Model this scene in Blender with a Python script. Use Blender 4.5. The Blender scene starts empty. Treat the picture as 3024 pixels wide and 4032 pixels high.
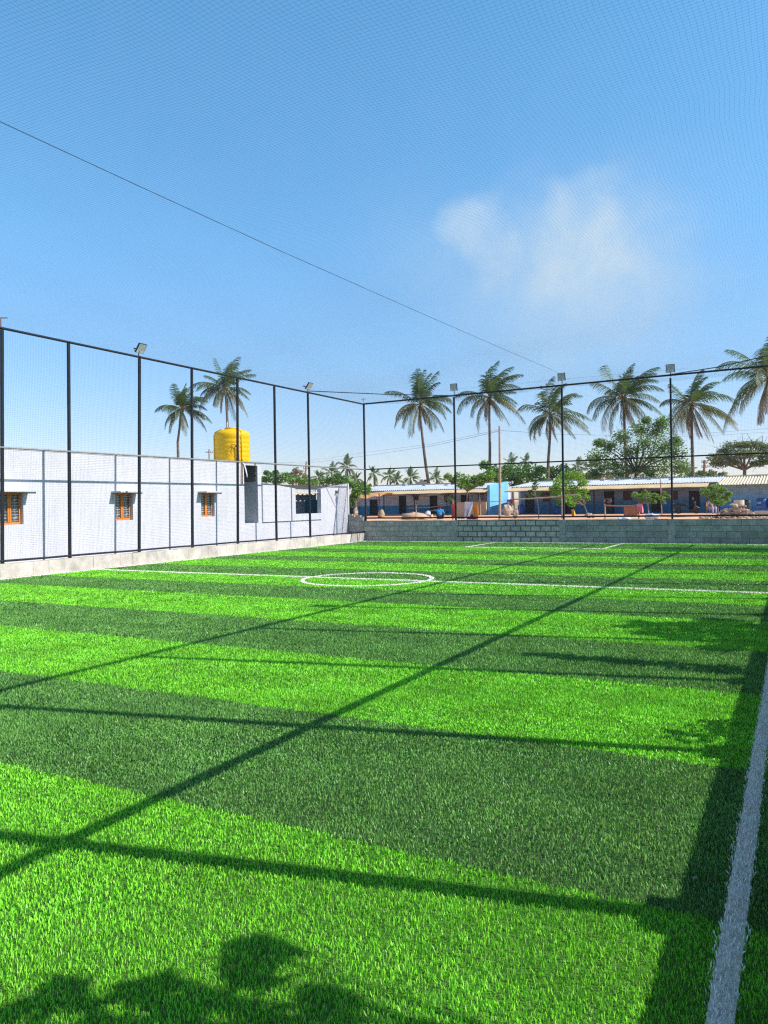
import bpy, bmesh, math, random
import numpy as np
from mathutils import Vector, Matrix
random.seed(7); rng = np.random.default_rng(11)
sc = bpy.context.scene
COL = sc.collection
R = math.radians

# ------------------------------------------------------------------ camera, measured from the photograph
FW, FH, FP, EYE = 3024., 4032., 3044.16, 1.65
c_fwd = np.array((-.471854, .881603, -.011386)); c_right = np.array((.881617, .471633, -.01768)); c_up = np.array((.010217, .01838, .99978))
def ray(u, v): return c_fwd + c_right*(u-FW/2)/FP + c_up*(FH/2-v)/FP
def at(u, v, Y=None, X=None, z=None):
    """point of a survey plane (Y, X or z fixed) that a photo pixel shows"""
    d = ray(u, v)
    t = Y/d[1] if Y is not None else X/d[0] if X is not None else (z-EYE)/d[2]
    return Vector((d[0]*t, d[1]*t, EYE+d[2]*t))

# ------------------------------------------------------------------ helpers
def tag(o, label=None, cat=None, group=None, kind=None):
    if label: o['label'] = label
    if cat: o['category'] = cat
    if group: o['group'] = group
    if kind: o['kind'] = kind
    return o
ORG = {}
def thing(name, loc, label, cat, group=None, rot=(0, 0, 0)):
    o = bpy.data.objects.new(name, None); COL.objects.link(o)
    o.empty_display_size = .2; o.location = loc; o.rotation_euler = rot
    ORG[o] = Vector(loc)
    return tag(o, label, cat, group)
def copy_tree(o, parent=None):
    c = o.copy(); COL.objects.link(c); c.parent = parent
    for ch in list(o.children): copy_tree(ch, c)
    return c
class MB:
    def __init__(s): s.v = []; s.f = []; s.m = []; s.n = 0
    def add(s, v, f, m=0):
        s.v.extend([tuple(map(float, p)) for p in v]); s.f.extend([tuple(i+s.n for i in q) for q in f]); s.m.extend([m]*len(f)); s.n += len(v); return s
    def box(s, a, b, m=0):
        x0, y0, z0 = a; x1, y1, z1 = b
        v = [(x0,y0,z0),(x1,y0,z0),(x1,y1,z0),(x0,y1,z0),(x0,y0,z1),(x1,y0,z1),(x1,y1,z1),(x0,y1,z1)]
        return s.add(v, [(0,3,2,1),(4,5,6,7),(0,1,5,4),(1,2,6,5),(2,3,7,6),(3,0,4,7)], m)
    def tube(s, pts, r, n=8, m=0, cap=True, twist=0):
        pts = [Vector(p) for p in pts]; k = len(pts)
        rs = r if hasattr(r, '__len__') else [r]*k
        V = []; up = None
        for i, p in enumerate(pts):
            t = (pts[min(i+1, k-1)]-pts[max(i-1, 0)]).normalized()
            if up is None: up = Vector((0, 0, 1)) if abs(t.z) < .9 else Vector((1, 0, 0))
            a = t.cross(up).normalized(); up = a.cross(t).normalized()
            for j in range(n):
                w = 2*math.pi*(j+.5)/n+twist
                V.append(p+(a*math.cos(w)+up*math.sin(w))*rs[i])
        F = [(i*n+j, i*n+(j+1) % n, (i+1)*n+(j+1) % n, (i+1)*n+j) for i in range(k-1) for j in range(n)]
        if cap: F += [tuple(range(n-1, -1, -1)), tuple((k-1)*n+j for j in range(n))]
        return s.add(V, F, m)
    def bar(s, a, b, w, m=0): return s.tube([a, b], w*.7071, 4, m)
    def lathe(s, prof, c, n=32, m=0):
        V = [(c[0]+r*math.cos(2*math.pi*j/n), c[1]+r*math.sin(2*math.pi*j/n), c[2]+z) for r, z in prof for j in range(n)]
        F = [(i*n+j, i*n+(j+1) % n, (i+1)*n+(j+1) % n, (i+1)*n+j) for i in range(len(prof)-1) for j in range(n)]
        F += [tuple(range(n-1, -1, -1)), tuple((len(prof)-1)*n+j for j in range(n))]
        return s.add(V, F, m)
    def sheet(s, rows, m=0):
        k = len(rows[0]); V = [p for r in rows for p in r]
        return s.add(V, [(i*k+j, i*k+j+1, (i+1)*k+j+1, (i+1)*k+j) for i in range(len(rows)-1) for j in range(k-1)], m)
    def blob(s, c, r, n=10, jit=.25, sq=(1, 1, 1), m=0, sd=0):
        g = random.Random(sd); V = []; F = []; h = n//2
        for i in range(h+1):
            th = math.pi*i/h
            for j in range(n):
                ph = 2*math.pi*j/n; q = r*(1+g.uniform(-jit, jit))
                V.append((c[0]+q*sq[0]*math.sin(th)*math.cos(ph), c[1]+q*sq[1]*math.sin(th)*math.sin(ph), c[2]+q*sq[2]*math.cos(th)))
        F = [(i*n+j, (i+1)*n+j, (i+1)*n+(j+1) % n, i*n+(j+1) % n) for i in range(h) for j in range(n)]
        return s.add(V, F, m)
    def build(s, name, mats, parent=None, smooth=False, loc=None, local=False, bevel=0):
        me = bpy.data.meshes.new(name)
        org = Vector((0, 0, 0))
        if not local: org = ORG[parent] if parent is not None else Vector(loc) if loc is not None else org
        if org.length: s.v = [(a-org.x, b-org.y, c-org.z) for a, b, c in s.v]
        me.from_pydata(s.v, [], s.f)
        mats = mats if isinstance(mats, (list, tuple)) else [mats]
        for q in mats: me.materials.append(q)
        if len(mats) > 1: me.polygons.foreach_set('material_index', s.m)
        if smooth: me.polygons.foreach_set('use_smooth', [True]*len(me.polygons))
        return link(name, me, parent, org if parent is None else None, bevel)
def link(name, me, parent=None, loc=None, bevel=0):
    o = bpy.data.objects.new(name, me); COL.objects.link(o)
    if parent is not None: o.parent = parent; ORG[o] = ORG[parent]
    else: o.location = loc or (0, 0, 0); ORG[o] = Vector(o.location)
    if bevel:
        b = o.modifiers.new('Bevel', 'BEVEL'); b.width = bevel; b.segments = 2; b.limit_method = 'ANGLE'
    return o
def np_mesh(name, V, F, mats, parent=None, loc=None, mi=None):
    """V (n,3), F (m,k) with constant k"""
    me = bpy.data.meshes.new(name); k = F.shape[1]
    if parent is not None: V = V-np.array(ORG[parent])
    elif loc is not None: V = V-np.array(loc)
    me.vertices.add(len(V)); me.vertices.foreach_set('co', V.astype(np.float32).ravel())
    me.loops.add(F.size); me.loops.foreach_set('vertex_index', F.astype(np.int32).ravel())
    me.polygons.add(len(F)); me.polygons.foreach_set('loop_start', np.arange(0, F.size, k, dtype=np.int32))
    for q in (mats if isinstance(mats, (list, tuple)) else [mats]): me.materials.append(q)
    if mi is not None: me.polygons.foreach_set('material_index', mi.astype(np.int32))
    me.update(calc_edges=True)
    return link(name, me, parent, loc)

# ------------------------------------------------------------------ materials
def nodes(name):
    m = bpy.data.materials.new(name); m.use_nodes = True; nt = m.node_tree
    return m, nt, nt.nodes['Principled BSDF']
def N(nt, t, **kw):
    n = nt.nodes.new(t)
    for k, v in kw.items():
        if k.startswith('i_'): n.inputs[k[2:].replace('_', ' ')].default_value = v
        else: setattr(n, k, v)
    return n
def L(nt, a, b): nt.links.new(a, b)
def mix(nt, a, b, fac, bt='MIX'):
    n = nt.nodes.new('ShaderNodeMix'); n.data_type = 'RGBA'; n.blend_type = bt
    for sock, val in ((n.inputs[6], a), (n.inputs[7], b), (n.inputs[0], fac)):
        if hasattr(val, 'is_linked'): nt.links.new(val, sock)
        elif isinstance(val, (tuple, list)): sock.default_value = (*val[:3], 1)
        else: sock.default_value = val
    return n.outputs[2]
def ramp(nt, fac, stops, interp='LINEAR'):
    n = nt.nodes.new('ShaderNodeValToRGB'); e = n.color_ramp.elements; n.color_ramp.interpolation = interp
    while len(e) < len(stops): e.new(.5)
    for q, (p, c) in zip(e, stops):
        q.position = p; q.color = (*c, 1) if hasattr(c, '__len__') else (c, c, c, 1)
    if fac is not None: nt.links.new(fac, n.inputs[0])
    return n.outputs[0]
def pos(nt): return nt.nodes.new('ShaderNodeNewGeometry').outputs['Position']
def noise(nt, scale, detail=4, rough=.55, vec=None):
    n = N(nt, 'ShaderNodeTexNoise'); n.inputs['Scale'].default_value = scale; n.inputs['Detail'].default_value = detail; n.inputs['Roughness'].default_value = rough
    L(nt, vec if vec is not None else pos(nt), n.inputs['Vector']); return n.outputs['Fac']
def bump(nt, b, h, strength, dist):
    n = N(nt, 'ShaderNodeBump'); n.inputs['Strength'].default_value = strength; n.inputs['Distance'].default_value = dist
    L(nt, h, n.inputs['Height']); L(nt, n.outputs[0], b.inputs['Normal'])
def mat(name, col, col2=None, rough=.7, scale=3, metal=0, bmp=0, spec=.4, detail=5, lo=.35, hi=.65):
    m, nt, b = nodes(name)
    b.inputs['Roughness'].default_value = rough; b.inputs['Metallic'].default_value = metal; b.inputs['Specular IOR Level'].default_value = spec
    if col2 is None: col2 = tuple(c*.8 for c in col)
    f = noise(nt, scale, detail)
    L(nt, ramp(nt, f, [(lo, col), (hi, col2)]), b.inputs['Base Color'])
    if bmp: bump(nt, b, f, .6, bmp)
    return m
def mat_leaf(name, c1, c2, trans=.3, scale=None):
    m, nt, b = nodes(name)
    b.inputs['Roughness'].default_value = .5; b.inputs['Specular IOR Level'].default_value = .35
    g = N(nt, 'ShaderNodeNewGeometry')
    c = ramp(nt, g.outputs['Random Per Island'], [(0, c1), (1, c2)])
    L(nt, c, b.inputs['Base Color'])
    tr = N(nt, 'ShaderNodeBsdfTranslucent'); L(nt, mix(nt, c, (.6, 1, .15), .25), tr.inputs['Color'])
    mx = N(nt, 'ShaderNodeMixShader'); mx.inputs[0].default_value = trans
    L(nt, b.outputs[0], mx.inputs[1]); L(nt, tr.outputs[0], mx.inputs[2])
    L(nt, mx.outputs[0], nt.nodes['Material Output'].inputs['Surface'])
    return m

STRIPES = [3.24, 5.10, 7.05, 9.05, 11.13, 12.95, 14.78, 16.72, 18.85, 20.58, 22.59, 24.28, 26.37, 28.65]
LIGHT, DARK = (.29, .82, .05), (.185, .44, .085)
def turf_colour(nt, light, dark):
    sep = N(nt, 'ShaderNodeSeparateXYZ'); p = pos(nt); L(nt, p, sep.inputs[0])
    wob = N(nt, 'ShaderNodeMath', operation='MULTIPLY_ADD'); L(nt, noise(nt, 9, 3, vec=p), wob.inputs[0]); wob.inputs[1].default_value = .1; 
    L(nt, sep.outputs['Y'], wob.inputs[2])
    mp = N(nt, 'ShaderNodeMapRange'); mp.inputs['From Min'].default_value = .05; mp.inputs['From Max'].default_value = 32.05; L(nt, wob.outputs[0], mp.inputs['Value'])
    st = [(0, 0.)]
    for i, y in enumerate(STRIPES): st.append((y/32., 1. if i % 2 == 0 else 0.))
    k = ramp(nt, mp.outputs[0], st, 'CONSTANT')
    return mix(nt, light, dark, k), p
def mat_turf(name, blade):
    m, nt, b = nodes(name)
    c, p = turf_colour(nt, LIGHT, DARK)
    if blade:
        g = N(nt, 'ShaderNodeNewGeometry')
        c = mix(nt, c, ramp(nt, g.outputs['Random Per Island'], [(0, (.20, .28, .25)), (.5, (1, 1, 1)), (.85, (1.15, 1.08, 1.1)), (1, (1.7, 1.2, 1.8))]), 1., 'MULTIPLY')
        c = mix(nt, c, ramp(nt, noise(nt, 1.6, 4, vec=p), [(.3, .72), (.62, 1.06)]), 1., 'MULTIPLY')
        sv = N(nt, 'ShaderNodeVectorMath', operation='MULTIPLY'); L(nt, p, sv.inputs[0]); sv.inputs[1].default_value = (.5, 5, 1)
        c = mix(nt, c, ramp(nt, noise(nt, 1.1, 4, vec=sv.outputs[0]), [(.32, (.80, .84, .9)), (.62, (1.06, 1.04, 1))]), 1., 'MULTIPLY')
        b.inputs['Roughness'].default_value = .42; b.inputs['Specular IOR Level'].default_value = .35
        tr = N(nt, 'ShaderNodeBsdfTranslucent'); L(nt, c, tr.inputs['Color'])
        mx = N(nt, 'ShaderNodeMixShader'); mx.inputs[0].default_value = .2
        L(nt, b.outputs[0], mx.inputs[1]); L(nt, tr.outputs[0], mx.inputs[2]); L(nt, mx.outputs[0], nt.nodes['Material Output'].inputs['Surface'])
    else:
        c = mix(nt, c, ramp(nt, noise(nt, 70, 3, vec=p), [(.3, .10), (.7, .34)]), 1., 'MULTIPLY')  # backing darkened: shade of the gaps between blades put into its colour
        b.inputs['Roughness'].default_value = .9
        bump(nt, b, noise(nt, 120, 2, vec=p), .8, .02)
    L(nt, c, b.inputs['Base Color'])
    return m
def mat_blocks(name, c1, c2, mortar, bw, bh, axis='XZ', msize=.012, off=(0, 0), scale_noise=6):
    m, nt, b = nodes(name); p = pos(nt)
    sep = N(nt, 'ShaderNodeSeparateXYZ'); L(nt, p, sep.inputs[0]); cb = N(nt, 'ShaderNodeCombineXYZ')
    for k, (s, o) in enumerate(zip(axis, off)):
        ad = N(nt, 'ShaderNodeMath', operation='ADD'); L(nt, sep.outputs[s], ad.inputs[0]); ad.inputs[1].default_value = o; L(nt, ad.outputs[0], cb.inputs[k])
    # uneven joints
    nz = N(nt, 'ShaderNodeTexNoise'); nz.inputs['Scale'].default_value = 5; L(nt, p, nz.inputs['Vector'])
    vm = N(nt, 'ShaderNodeVectorMath', operation='MULTIPLY_ADD'); L(nt, nz.outputs['Color'], vm.inputs[0]); vm.inputs[1].default_value = (.03, .03, 0); L(nt, cb.outputs[0], vm.inputs[2])
    br = N(nt, 'ShaderNodeTexBrick'); L(nt, vm.outputs[0], br.inputs['Vector'])
    br.inputs['Color1'].default_value = (*c1, 1); br.inputs['Color2'].default_value = (*c2, 1); br.inputs['Mortar'].default_value = (*mortar, 1)
    br.inputs['Scale'].default_value = 1; br.inputs['Brick Width'].default_value = bw; br.inputs['Row Height'].default_value = bh; br.inputs['Mortar Size'].default_value = msize; br.inputs['Mortar Smooth'].default_value = .25
    f = noise(nt, scale_noise, 6, .65, p)
    c = mix(nt, br.outputs['Color'], ramp(nt, f, [(.25, .68), (.7, 1.15)]), 1., 'MULTIPLY')
    c = mix(nt, c, ramp(nt, noise(nt, 1.3, 5, .6, p), [(.32, (.74, .76, .76)), (.6, (1.08, 1.06, 1.04))]), 1., 'MULTIPLY')
    L(nt, c, b.inputs['Base Color']); b.inputs['Roughness'].default_value = .9; b.inputs['Specular IOR Level'].default_value = .2
    inv = N(nt, 'ShaderNodeMath', operation='MULTIPLY_ADD'); L(nt, br.outputs['Fac'], inv.inputs[0]); inv.inputs[1].default_value = -1; L(nt, f, inv.inputs[2])
    bump(nt, b, inv.outputs[0], .7, .012)
    return m
def mat_wall2(name, up, low, zsplit, blend=.05):
    m, nt, b = nodes(name); p = pos(nt); sep = N(nt, 'ShaderNodeSeparateXYZ'); L(nt, p, sep.inputs[0])
    mp = N(nt, 'ShaderNodeMapRange'); mp.inputs['From Min'].default_value = zsplit-blend; mp.inputs['From Max'].default_value = zsplit+blend; L(nt, sep.outputs['Z'], mp.inputs['Value'])
    c = mix(nt, low, up, mp.outputs[0])
    f = noise(nt, 2.2, 6, .65, p)
    c = mix(nt, c, ramp(nt, f, [(.3, .72), (.62, 1.05)]), 1., 'MULTIPLY')
    L(nt, c, b.inputs['Base Color']); b.inputs['Roughness'].default_value = .85
    cb = N(nt, 'ShaderNodeCombineXYZ'); L(nt, sep.outputs['X'], cb.inputs[0]); L(nt, sep.outputs['Z'], cb.inputs[1])
    br = N(nt, 'ShaderNodeTexBrick'); L(nt, cb.outputs[0], br.inputs['Vector']); br.inputs['Scale'].default_value = 1; br.inputs['Brick Width'].default_value = .4; br.inputs['Row Height'].default_value = .2; br.inputs['Mortar Size'].default_value = .012
    iv = N(nt, 'ShaderNodeMath', operation='SUBTRACT'); iv.inputs[0].default_value = 1; L(nt, br.outputs['Fac'], iv.inputs[1])
    bump(nt, b, iv.outputs[0], .8, .012)
    return m
def mat_white_wall(name):
    m, nt, b = nodes(name); p = pos(nt)
    f = noise(nt, .9, 7, .6, p); sep = N(nt, 'ShaderNodeSeparateXYZ'); L(nt, p, sep.inputs[0])
    c = ramp(nt, f, [(.3, (.565, .55, .60)), (.6, (.615, .60, .65))])
    # rain streaks running down from the parapet
    sv = N(nt, 'ShaderNodeVectorMath', operation='MULTIPLY'); L(nt, p, sv.inputs[0]); sv.inputs[1].default_value = (1, 7, .5)
    c = mix(nt, c, ramp(nt, noise(nt, 1.2, 5, .6, sv.outputs[0]), [(.3, (.93, .93, .925)), (.55, (1, 1, 1))]), 1., 'MULTIPLY')
    L(nt, c, b.inputs['Base Color']); b.inputs['Roughness'].default_value = .8; b.inputs['Specular IOR Level'].default_value = .25
    bump(nt, b, noise(nt, 14, 5, .6, p), .35, .012)
    return m

M = {}
M['turf'] = mat_turf('turf_backing', False); M['blade'] = mat_turf('turf_blades', True)
M['line'] = mat('white_turf', (.86, .82, .74), (.60, .58, .53), .6, 90)
m_, nt_, b_ = nodes('white_turf_blades'); g_ = N(nt_, 'ShaderNodeNewGeometry'); L(nt_, ramp(nt_, g_.outputs['Random Per Island'], [(0, (.52, .50, .45)), (.15, (.92, .87, .78)), (1, (.98, .94, .86))]), b_.inputs['Base Color']); b_.inputs['Roughness'].default_value = .5; M['line_blade'] = m_
M['steel'] = mat('black_painted_steel', (.010, .013, .018), (.02, .021, .026), .5, 8, bmp=.002, spec=.25)
M['steel_red'] = mat('red_primer_patch', (.16, .05, .03), (.05, .03, .03), .6, 20)
M['galv'] = mat('galvanised_pipe', (.20, .19, .19), (.30, .29, .28), .5, 10, metal=.3)
M['net'] = mat('dark_nylon_twine', (.015, .03, .04), (.02, .035, .05), 1, 10, spec=0)
M['rope'] = mat('dark_rope', (.02, .03, .05), (.035, .04, .05), .8, 40)
M['white'] = mat_white_wall('whitewashed_plaster')
M['grey_plaster'] = mat('grey_plaster', (.52, .54, .58), (.44, .46, .50), .9, 3, bmp=.004)
M['brick_bare'] = mat_blocks('bare_brick', (.20, .15, .12), (.13, .11, .10), (.24, .23, .21), .23, .085, 'XZ', .014)
M['kerb'] = mat_blocks('pale_concrete_block', (.60, .525, .47), (.53, .46, .415), (.63, .555, .50), .62, .6, 'YZ', .012, (0, .21), 3)
M['block'] = mat_blocks('grey_concrete_block', (.56, .52, .47), (.45, .42, .385), (.32, .305, .285), .44, .222, 'XZ', .013)
M['block_b'] = mat_blocks('grey_concrete_block_thick_joints', (.59, .55, .50), (.49, .46, .42), (.18, .18, .175), .41, .222, 'XZ', .028, (.1, 0))
M['block_c'] = mat_blocks('smeared_concrete_block', (.43, .42, .39), (.345, .34, .32), (.215, .215, .205), .49, .222, 'XZ', .011, (.25, 0), 4)
M['pillar'] = mat('rough_concrete', (.48, .455, .42), (.30, .29, .275), .95, 5, bmp=.012, detail=8)
M['dirt'] = mat('dry_red_soil', (.62, .30, .15), (.68, .42, .27), .95, .8, bmp=.02, detail=8)
M['ground'] = mat('dusty_ground', (.35, .26, .18), (.28, .24, .15), .95, .3, bmp=.02, detail=8)
M['orange'] = mat('orange_painted_wood', (.78, .25, .03), (.68, .20, .02), .45, 6, spec=.5)
M['glass'] = mat('dark_window_glass', (.04, .045, .05), (.07, .075, .08), .12, 2, spec=.6)
M['grille'] = mat('white_window_grille', (.75, .75, .75), None, .5, 5)
M['tank'] = mat('yellow_plastic', (.95, .53, .003), (.90, .47, .003), .5, 2.5, spec=.3)
M['black'] = mat('black_plastic', (.012, .012, .014), (.02, .02, .022), .4, 10)
M['lens'] = mat('floodlight_glass', (.50, .52, .50), (.44, .46, .45), .3, 12)
M['lens_w'] = mat('floodlight_reflector', (.82, .82, .80), None, .4, 12)
M['brownpipe'] = mat('brown_pipe', (.22, .10, .04), (.15, .07, .03), .5, 8)
M['asb'] = mat('asbestos_sheet', (.44, .48, .54), (.33, .36, .41), .85, 1.2, bmp=.004)
M['asb_dark'] = mat('weathered_dark_sheet', (.055, .047, .044), (.08, .07, .064), .9, 1.5)
M['asb_tan'] = mat('tan_sheet', (.66, .56, .42), (.50, .42, .32), .85, 1.5, bmp=.004)
M['cream'] = mat('cream_sheet', (.66, .49, .28), (.58, .43, .25), .7, 1.2)
M['tarp'] = mat('orange_tarpaulin', (.70, .36, .12), (.55, .27, .10), .7, 2)
M['wall1'] = mat_wall2('house_wall_white_blue', (.58, .63, .78), (.05, .27, .52), 1.40)
M['wall2'] = mat_wall2('house_wall_pale_blue', (.22, .29, .41), (.03, .17, .35), 1.5, .4)
M['wall3'] = mat_wall2('house_wall_blue', (.36, .58, .80), (.06, .28, .58), 1.5, .9)
M['gable'] = mat('blue_limewash', (.20, .50, .82), (.13, .40, .74), .85, .9, bmp=.004)
M['wood_dark'] = mat('dark_wood', (.013, .010, .010), (.025, .017, .014), .7, 6)
M['brown_shutter'] = mat('brown_shutter', (.10, .045, .03), (.07, .03, .02), .7, 6)
M['teal'] = mat('teal_paint', (.02, .26, .34), (.03, .34, .42), .5, 4)
M['wood'] = mat('weathered_wood', (.42, .32, .24), (.28, .21, .16), .85, 9, bmp=.004)
M['wood_red'] = mat('reddish_pole', (.30, .15, .10), (.22, .12, .09), .8, 9)
M['drum'] = mat('blue_plastic_drum', (.012, .085, .33), (.01, .065, .26), .45, 4)
M['drum_green'] = mat('dark_green_drum', (.01, .05, .06), (.015, .04, .05), .5, 4)
M['stone'] = mat('broken_stone', (.56, .42, .30), (.34, .26, .22), .95, 3.5, bmp=.03, detail=8)
M['brickred'] = mat('pale_brick', (.58, .48, .36), (.45, .36, .27), .95, 6)
M['sand'] = mat('pale_sand', (.55, .38, .25), (.46, .31, .20), .95, 3, bmp=.02)
M['sack'] = mat('jute_sack', (.42, .30, .18), (.30, .21, .13), .95, 14, bmp=.01)
M['concrete'] = mat('concrete_ring', (.55, .50, .42), (.44, .40, .34), .9, 4, bmp=.005)
M['skin'] = mat('brown_skin', (.16, .075, .045), None, .6, 6)
M['hair'] = mat('black_hair', (.008, .007, .007), None, .6, 30)
M['shirt_blue'] = mat('blue_shirt', (.04, .25, .60), (.03, .20, .50), .85, 8)
M['shirt_pink'] = mat('pink_shirt', (.42, .27, .30), (.34, .22, .26), .85, 12)
M['lilac'] = mat('lilac_cloth', (.42, .40, .58), (.34, .32, .50), .85, 8)
M['navy'] = mat('navy_cloth', (.02, .025, .05), None, .85, 8)
M['c_beige'] = mat('patterned_beige_cloth', (.46, .35, .24), (.52, .20, .13), .95, 7, lo=.5, hi=.68)
M['c_white'] = mat('white_cloth', (.72, .74, .80), (.45, .52, .68), .9, 4)
M['c_orange'] = mat('orange_cloth', (.72, .27, .02), (.60, .20, .02), .9, 4)
M['c_red'] = mat('red_cloth', (.60, .10, .06), (.42, .06, .08), .9, 5)
M['c_dark'] = mat('dark_blue_red_cloth', (.05, .04, .12), (.30, .03, .05), .9, 4, lo=.5, hi=.6)
M['c_brown'] = mat('rust_mat', (.42, .17, .09), (.30, .11, .06), .95, 9)
M['c_pink'] = mat('pink_cloth', (.72, .24, .30), (.62, .17, .25), .9, 5)
M['c_yellow'] = mat('yellow_cloth', (.75, .38, .03), (.62, .28, .03), .9, 6)
M['c_purple'] = mat('purple_cloth', (.25, .08, .28), (.40, .10, .2), .9, 9)
M['tyre'] = mat('rubber', (.012, .012, .012), None, .8, 20)
M['scooter'] = mat('black_gloss_paint', (.012, .014, .016), None, .18, 4, spec=.6)
M['chrome'] = mat('chrome', (.6, .6, .6), None, .2, 4, metal=1)
M['bark'] = mat('grey_bark', (.20, .16, .13), (.11, .09, .075), .95, 6, bmp=.02)
M['bark_pale'] = mat('pale_bark', (.34, .29, .25), (.22, .18, .15), .95, 7, bmp=.02)
M['palm_bark'] = mat('ringed_palm_bark', (.19, .15, .125), (.10, .08, .07), .95, 4, bmp=.03)
M['rachis'] = mat('frond_stalk', (.30, .24, .08), (.20, .17, .06), .7, 5)
M['palm_y'] = mat_leaf('palm_young', (.022, .066, .012), (.055, .125, .022), .2)
M['palm_m'] = mat_leaf('palm_mid', (.02, .048, .012), (.055, .09, .022), .2)
M['palm_o'] = mat_leaf('palm_old', (.06, .055, .018), (.18, .14, .04), .2)
M['palm_d'] = mat_leaf('palm_dry', (.13, .07, .035), (.22, .13, .06), .15)
M['palm_hazed'] = mat_leaf('palm_hazed', (.11, .15, .08), (.19, .22, .11))  # distance haze put into the leaf colour, paler and greyer than near palms
M['leaf_bright'] = mat_leaf('leaf_bright', (.10, .26, .015), (.24, .42, .03), .4)
M['leaf_mid'] = mat_leaf('leaf_mid', (.05, .15, .025), (.13, .26, .05), .35)
M['leaf_dark'] = mat_leaf('leaf_dark', (.025, .075, .02), (.07, .14, .035))
M['leaf_glossy'] = mat_leaf('leaf_glossy', (.07, .17, .02), (.20, .32, .05), .35)
M['leaf_thorn'] = mat_leaf('leaf_thorn', (.06, .14, .03), (.18, .28, .07), .35)
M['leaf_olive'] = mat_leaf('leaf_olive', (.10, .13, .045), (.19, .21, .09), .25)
M['leaf_dry'] = mat_leaf('leaf_dry', (.22, .18, .11), (.32, .27, .18), .2)

# ------------------------------------------------------------------ world, sun, camera
AZ, EL = .2213, math.atan(math.cos(.2213)/1.115)
SUN = Vector((math.cos(EL)*math.cos(AZ), math.cos(EL)*math.sin(AZ), math.sin(EL)))
w = bpy.data.worlds.new('World'); sc.world = w; w.use_nodes = True; nt = w.node_tree
bg = nt.nodes['Background']
sky = nt.nodes.new('ShaderNodeTexSky'); sky.sky_type = 'NISHITA'; sky.sun_disc = False
sky.sun_elevation = EL; sky.sun_rotation = math.pi/2-AZ; sky.altitude = 0; sky.air_density = 1.0; sky.dust_density = .35; sky.ozone_density = 2.2
tc = nt.nodes.new('ShaderNodeTexCoord'); dirv = tc.outputs['Generated']
def cloud_mask():
    nz = N(nt, 'ShaderNodeTexNoise'); nz.inputs['Scale'].default_value = 13; nz.inputs['Detail'].default_value = 7; nz.inputs['Roughness'].default_value = .5; L(nt, dirv, nz.inputs['Vector'])
    warp = N(nt, 'ShaderNodeVectorMath', operation='MULTIPLY_ADD'); L(nt, nz.outputs['Color'], warp.inputs[0]); warp.inputs[1].default_value = (.085, .085, .085)
    off = N(nt, 'ShaderNodeVectorMath', operation='SUBTRACT'); L(nt, dirv, off.inputs[0]); off.inputs[1].default_value = (.0425, .0425, .0425); L(nt, off.outputs[0], warp.inputs[2])
    tot = None
    # puffs of one thin cloud, in sky directions: (u, v) of the centre, radius, density
    for u, v, r, k, soft in ((1835, 905, .050, .50, .4), (1935, 985, .050, .42, .3), (2285, 830, .056, .50, .45), (2330, 930, .066, .40, .3), (2200, 1000, .07, .34, .25), (2060, 1080, .12, .34, .1), (2420, 1100, .12, .32, .1), (1700, 1060, .07, .16, .1), (2250, 1180, .18, .24, .05), (1680, 1010, .11, .12, .05), (2600, 1000, .14, .14, .05)):
        d = Vector(ray(u, v)).normalized()
        ds = N(nt, 'ShaderNodeVectorMath', operation='DISTANCE'); L(nt, warp.outputs[0], ds.inputs[0]); ds.inputs[1].default_value = d
        mr = N(nt, 'ShaderNodeMapRange', interpolation_type='SMOOTHSTEP'); L(nt, ds.outputs['Value'], mr.inputs['Value'])
        mr.inputs['From Min'].default_value = r*1.15; mr.inputs['From Max'].default_value = r*soft; mr.inputs['To Max'].default_value = k
        if tot is None: tot = mr.outputs[0]
        else:
            mx = N(nt, 'ShaderNodeMath', operation='SMOOTH_MAX' if r < .1 else 'ADD'); L(nt, tot, mx.inputs[0]); L(nt, mr.outputs[0], mx.inputs[1]); tot = mx.outputs[0]
            if r < .1: mx.inputs[2].default_value = .12
    det = N(nt, 'ShaderNodeTexNoise'); det.inputs['Scale'].default_value = 14; det.inputs['Detail'].default_value = 8; det.inputs['Roughness'].default_value = .6; det.inputs['Distortion'].default_value = .6; L(nt, dirv, det.inputs['Vector'])
    ml = N(nt, 'ShaderNodeMath', operation='MULTIPLY', use_clamp=True); L(nt, tot, ml.inputs[0]); L(nt, ramp(nt, det.outputs['Fac'], [(.28, .62), (.7, 1.1)]), ml.inputs[1])
    return ml.outputs[0]
SKY_STR, CLOUD = .15, (2.55, 3.35, 4.15)
sepd = N(nt, 'ShaderNodeSeparateXYZ'); L(nt, dirv, sepd.inputs[0])
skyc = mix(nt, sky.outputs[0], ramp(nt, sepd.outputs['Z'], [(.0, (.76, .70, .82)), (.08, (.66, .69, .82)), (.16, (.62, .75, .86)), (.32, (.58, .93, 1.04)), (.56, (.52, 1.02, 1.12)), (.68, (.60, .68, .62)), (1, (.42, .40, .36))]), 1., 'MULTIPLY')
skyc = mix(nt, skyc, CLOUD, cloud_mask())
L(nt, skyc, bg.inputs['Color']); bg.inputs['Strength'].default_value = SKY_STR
sl = bpy.data.lights.new('sun', 'SUN'); sl.energy = 4.6; sl.angle = R(.42); sl.color = (1, .965, .90)
so = bpy.data.objects.new('sun', sl); COL.objects.link(so); so.rotation_euler = SUN.to_track_quat('Z', 'Y').to_euler(); so.location = (20, 5, 25)
cam = bpy.data.cameras.new('camera'); co = bpy.data.objects.new('camera', cam); COL.objects.link(co); sc.camera = co
cam.sensor_fit = 'VERTICAL'; cam.sensor_height = 36; cam.lens = FP/FH*36; cam.clip_start = .05; cam.clip_end = 4000
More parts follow.
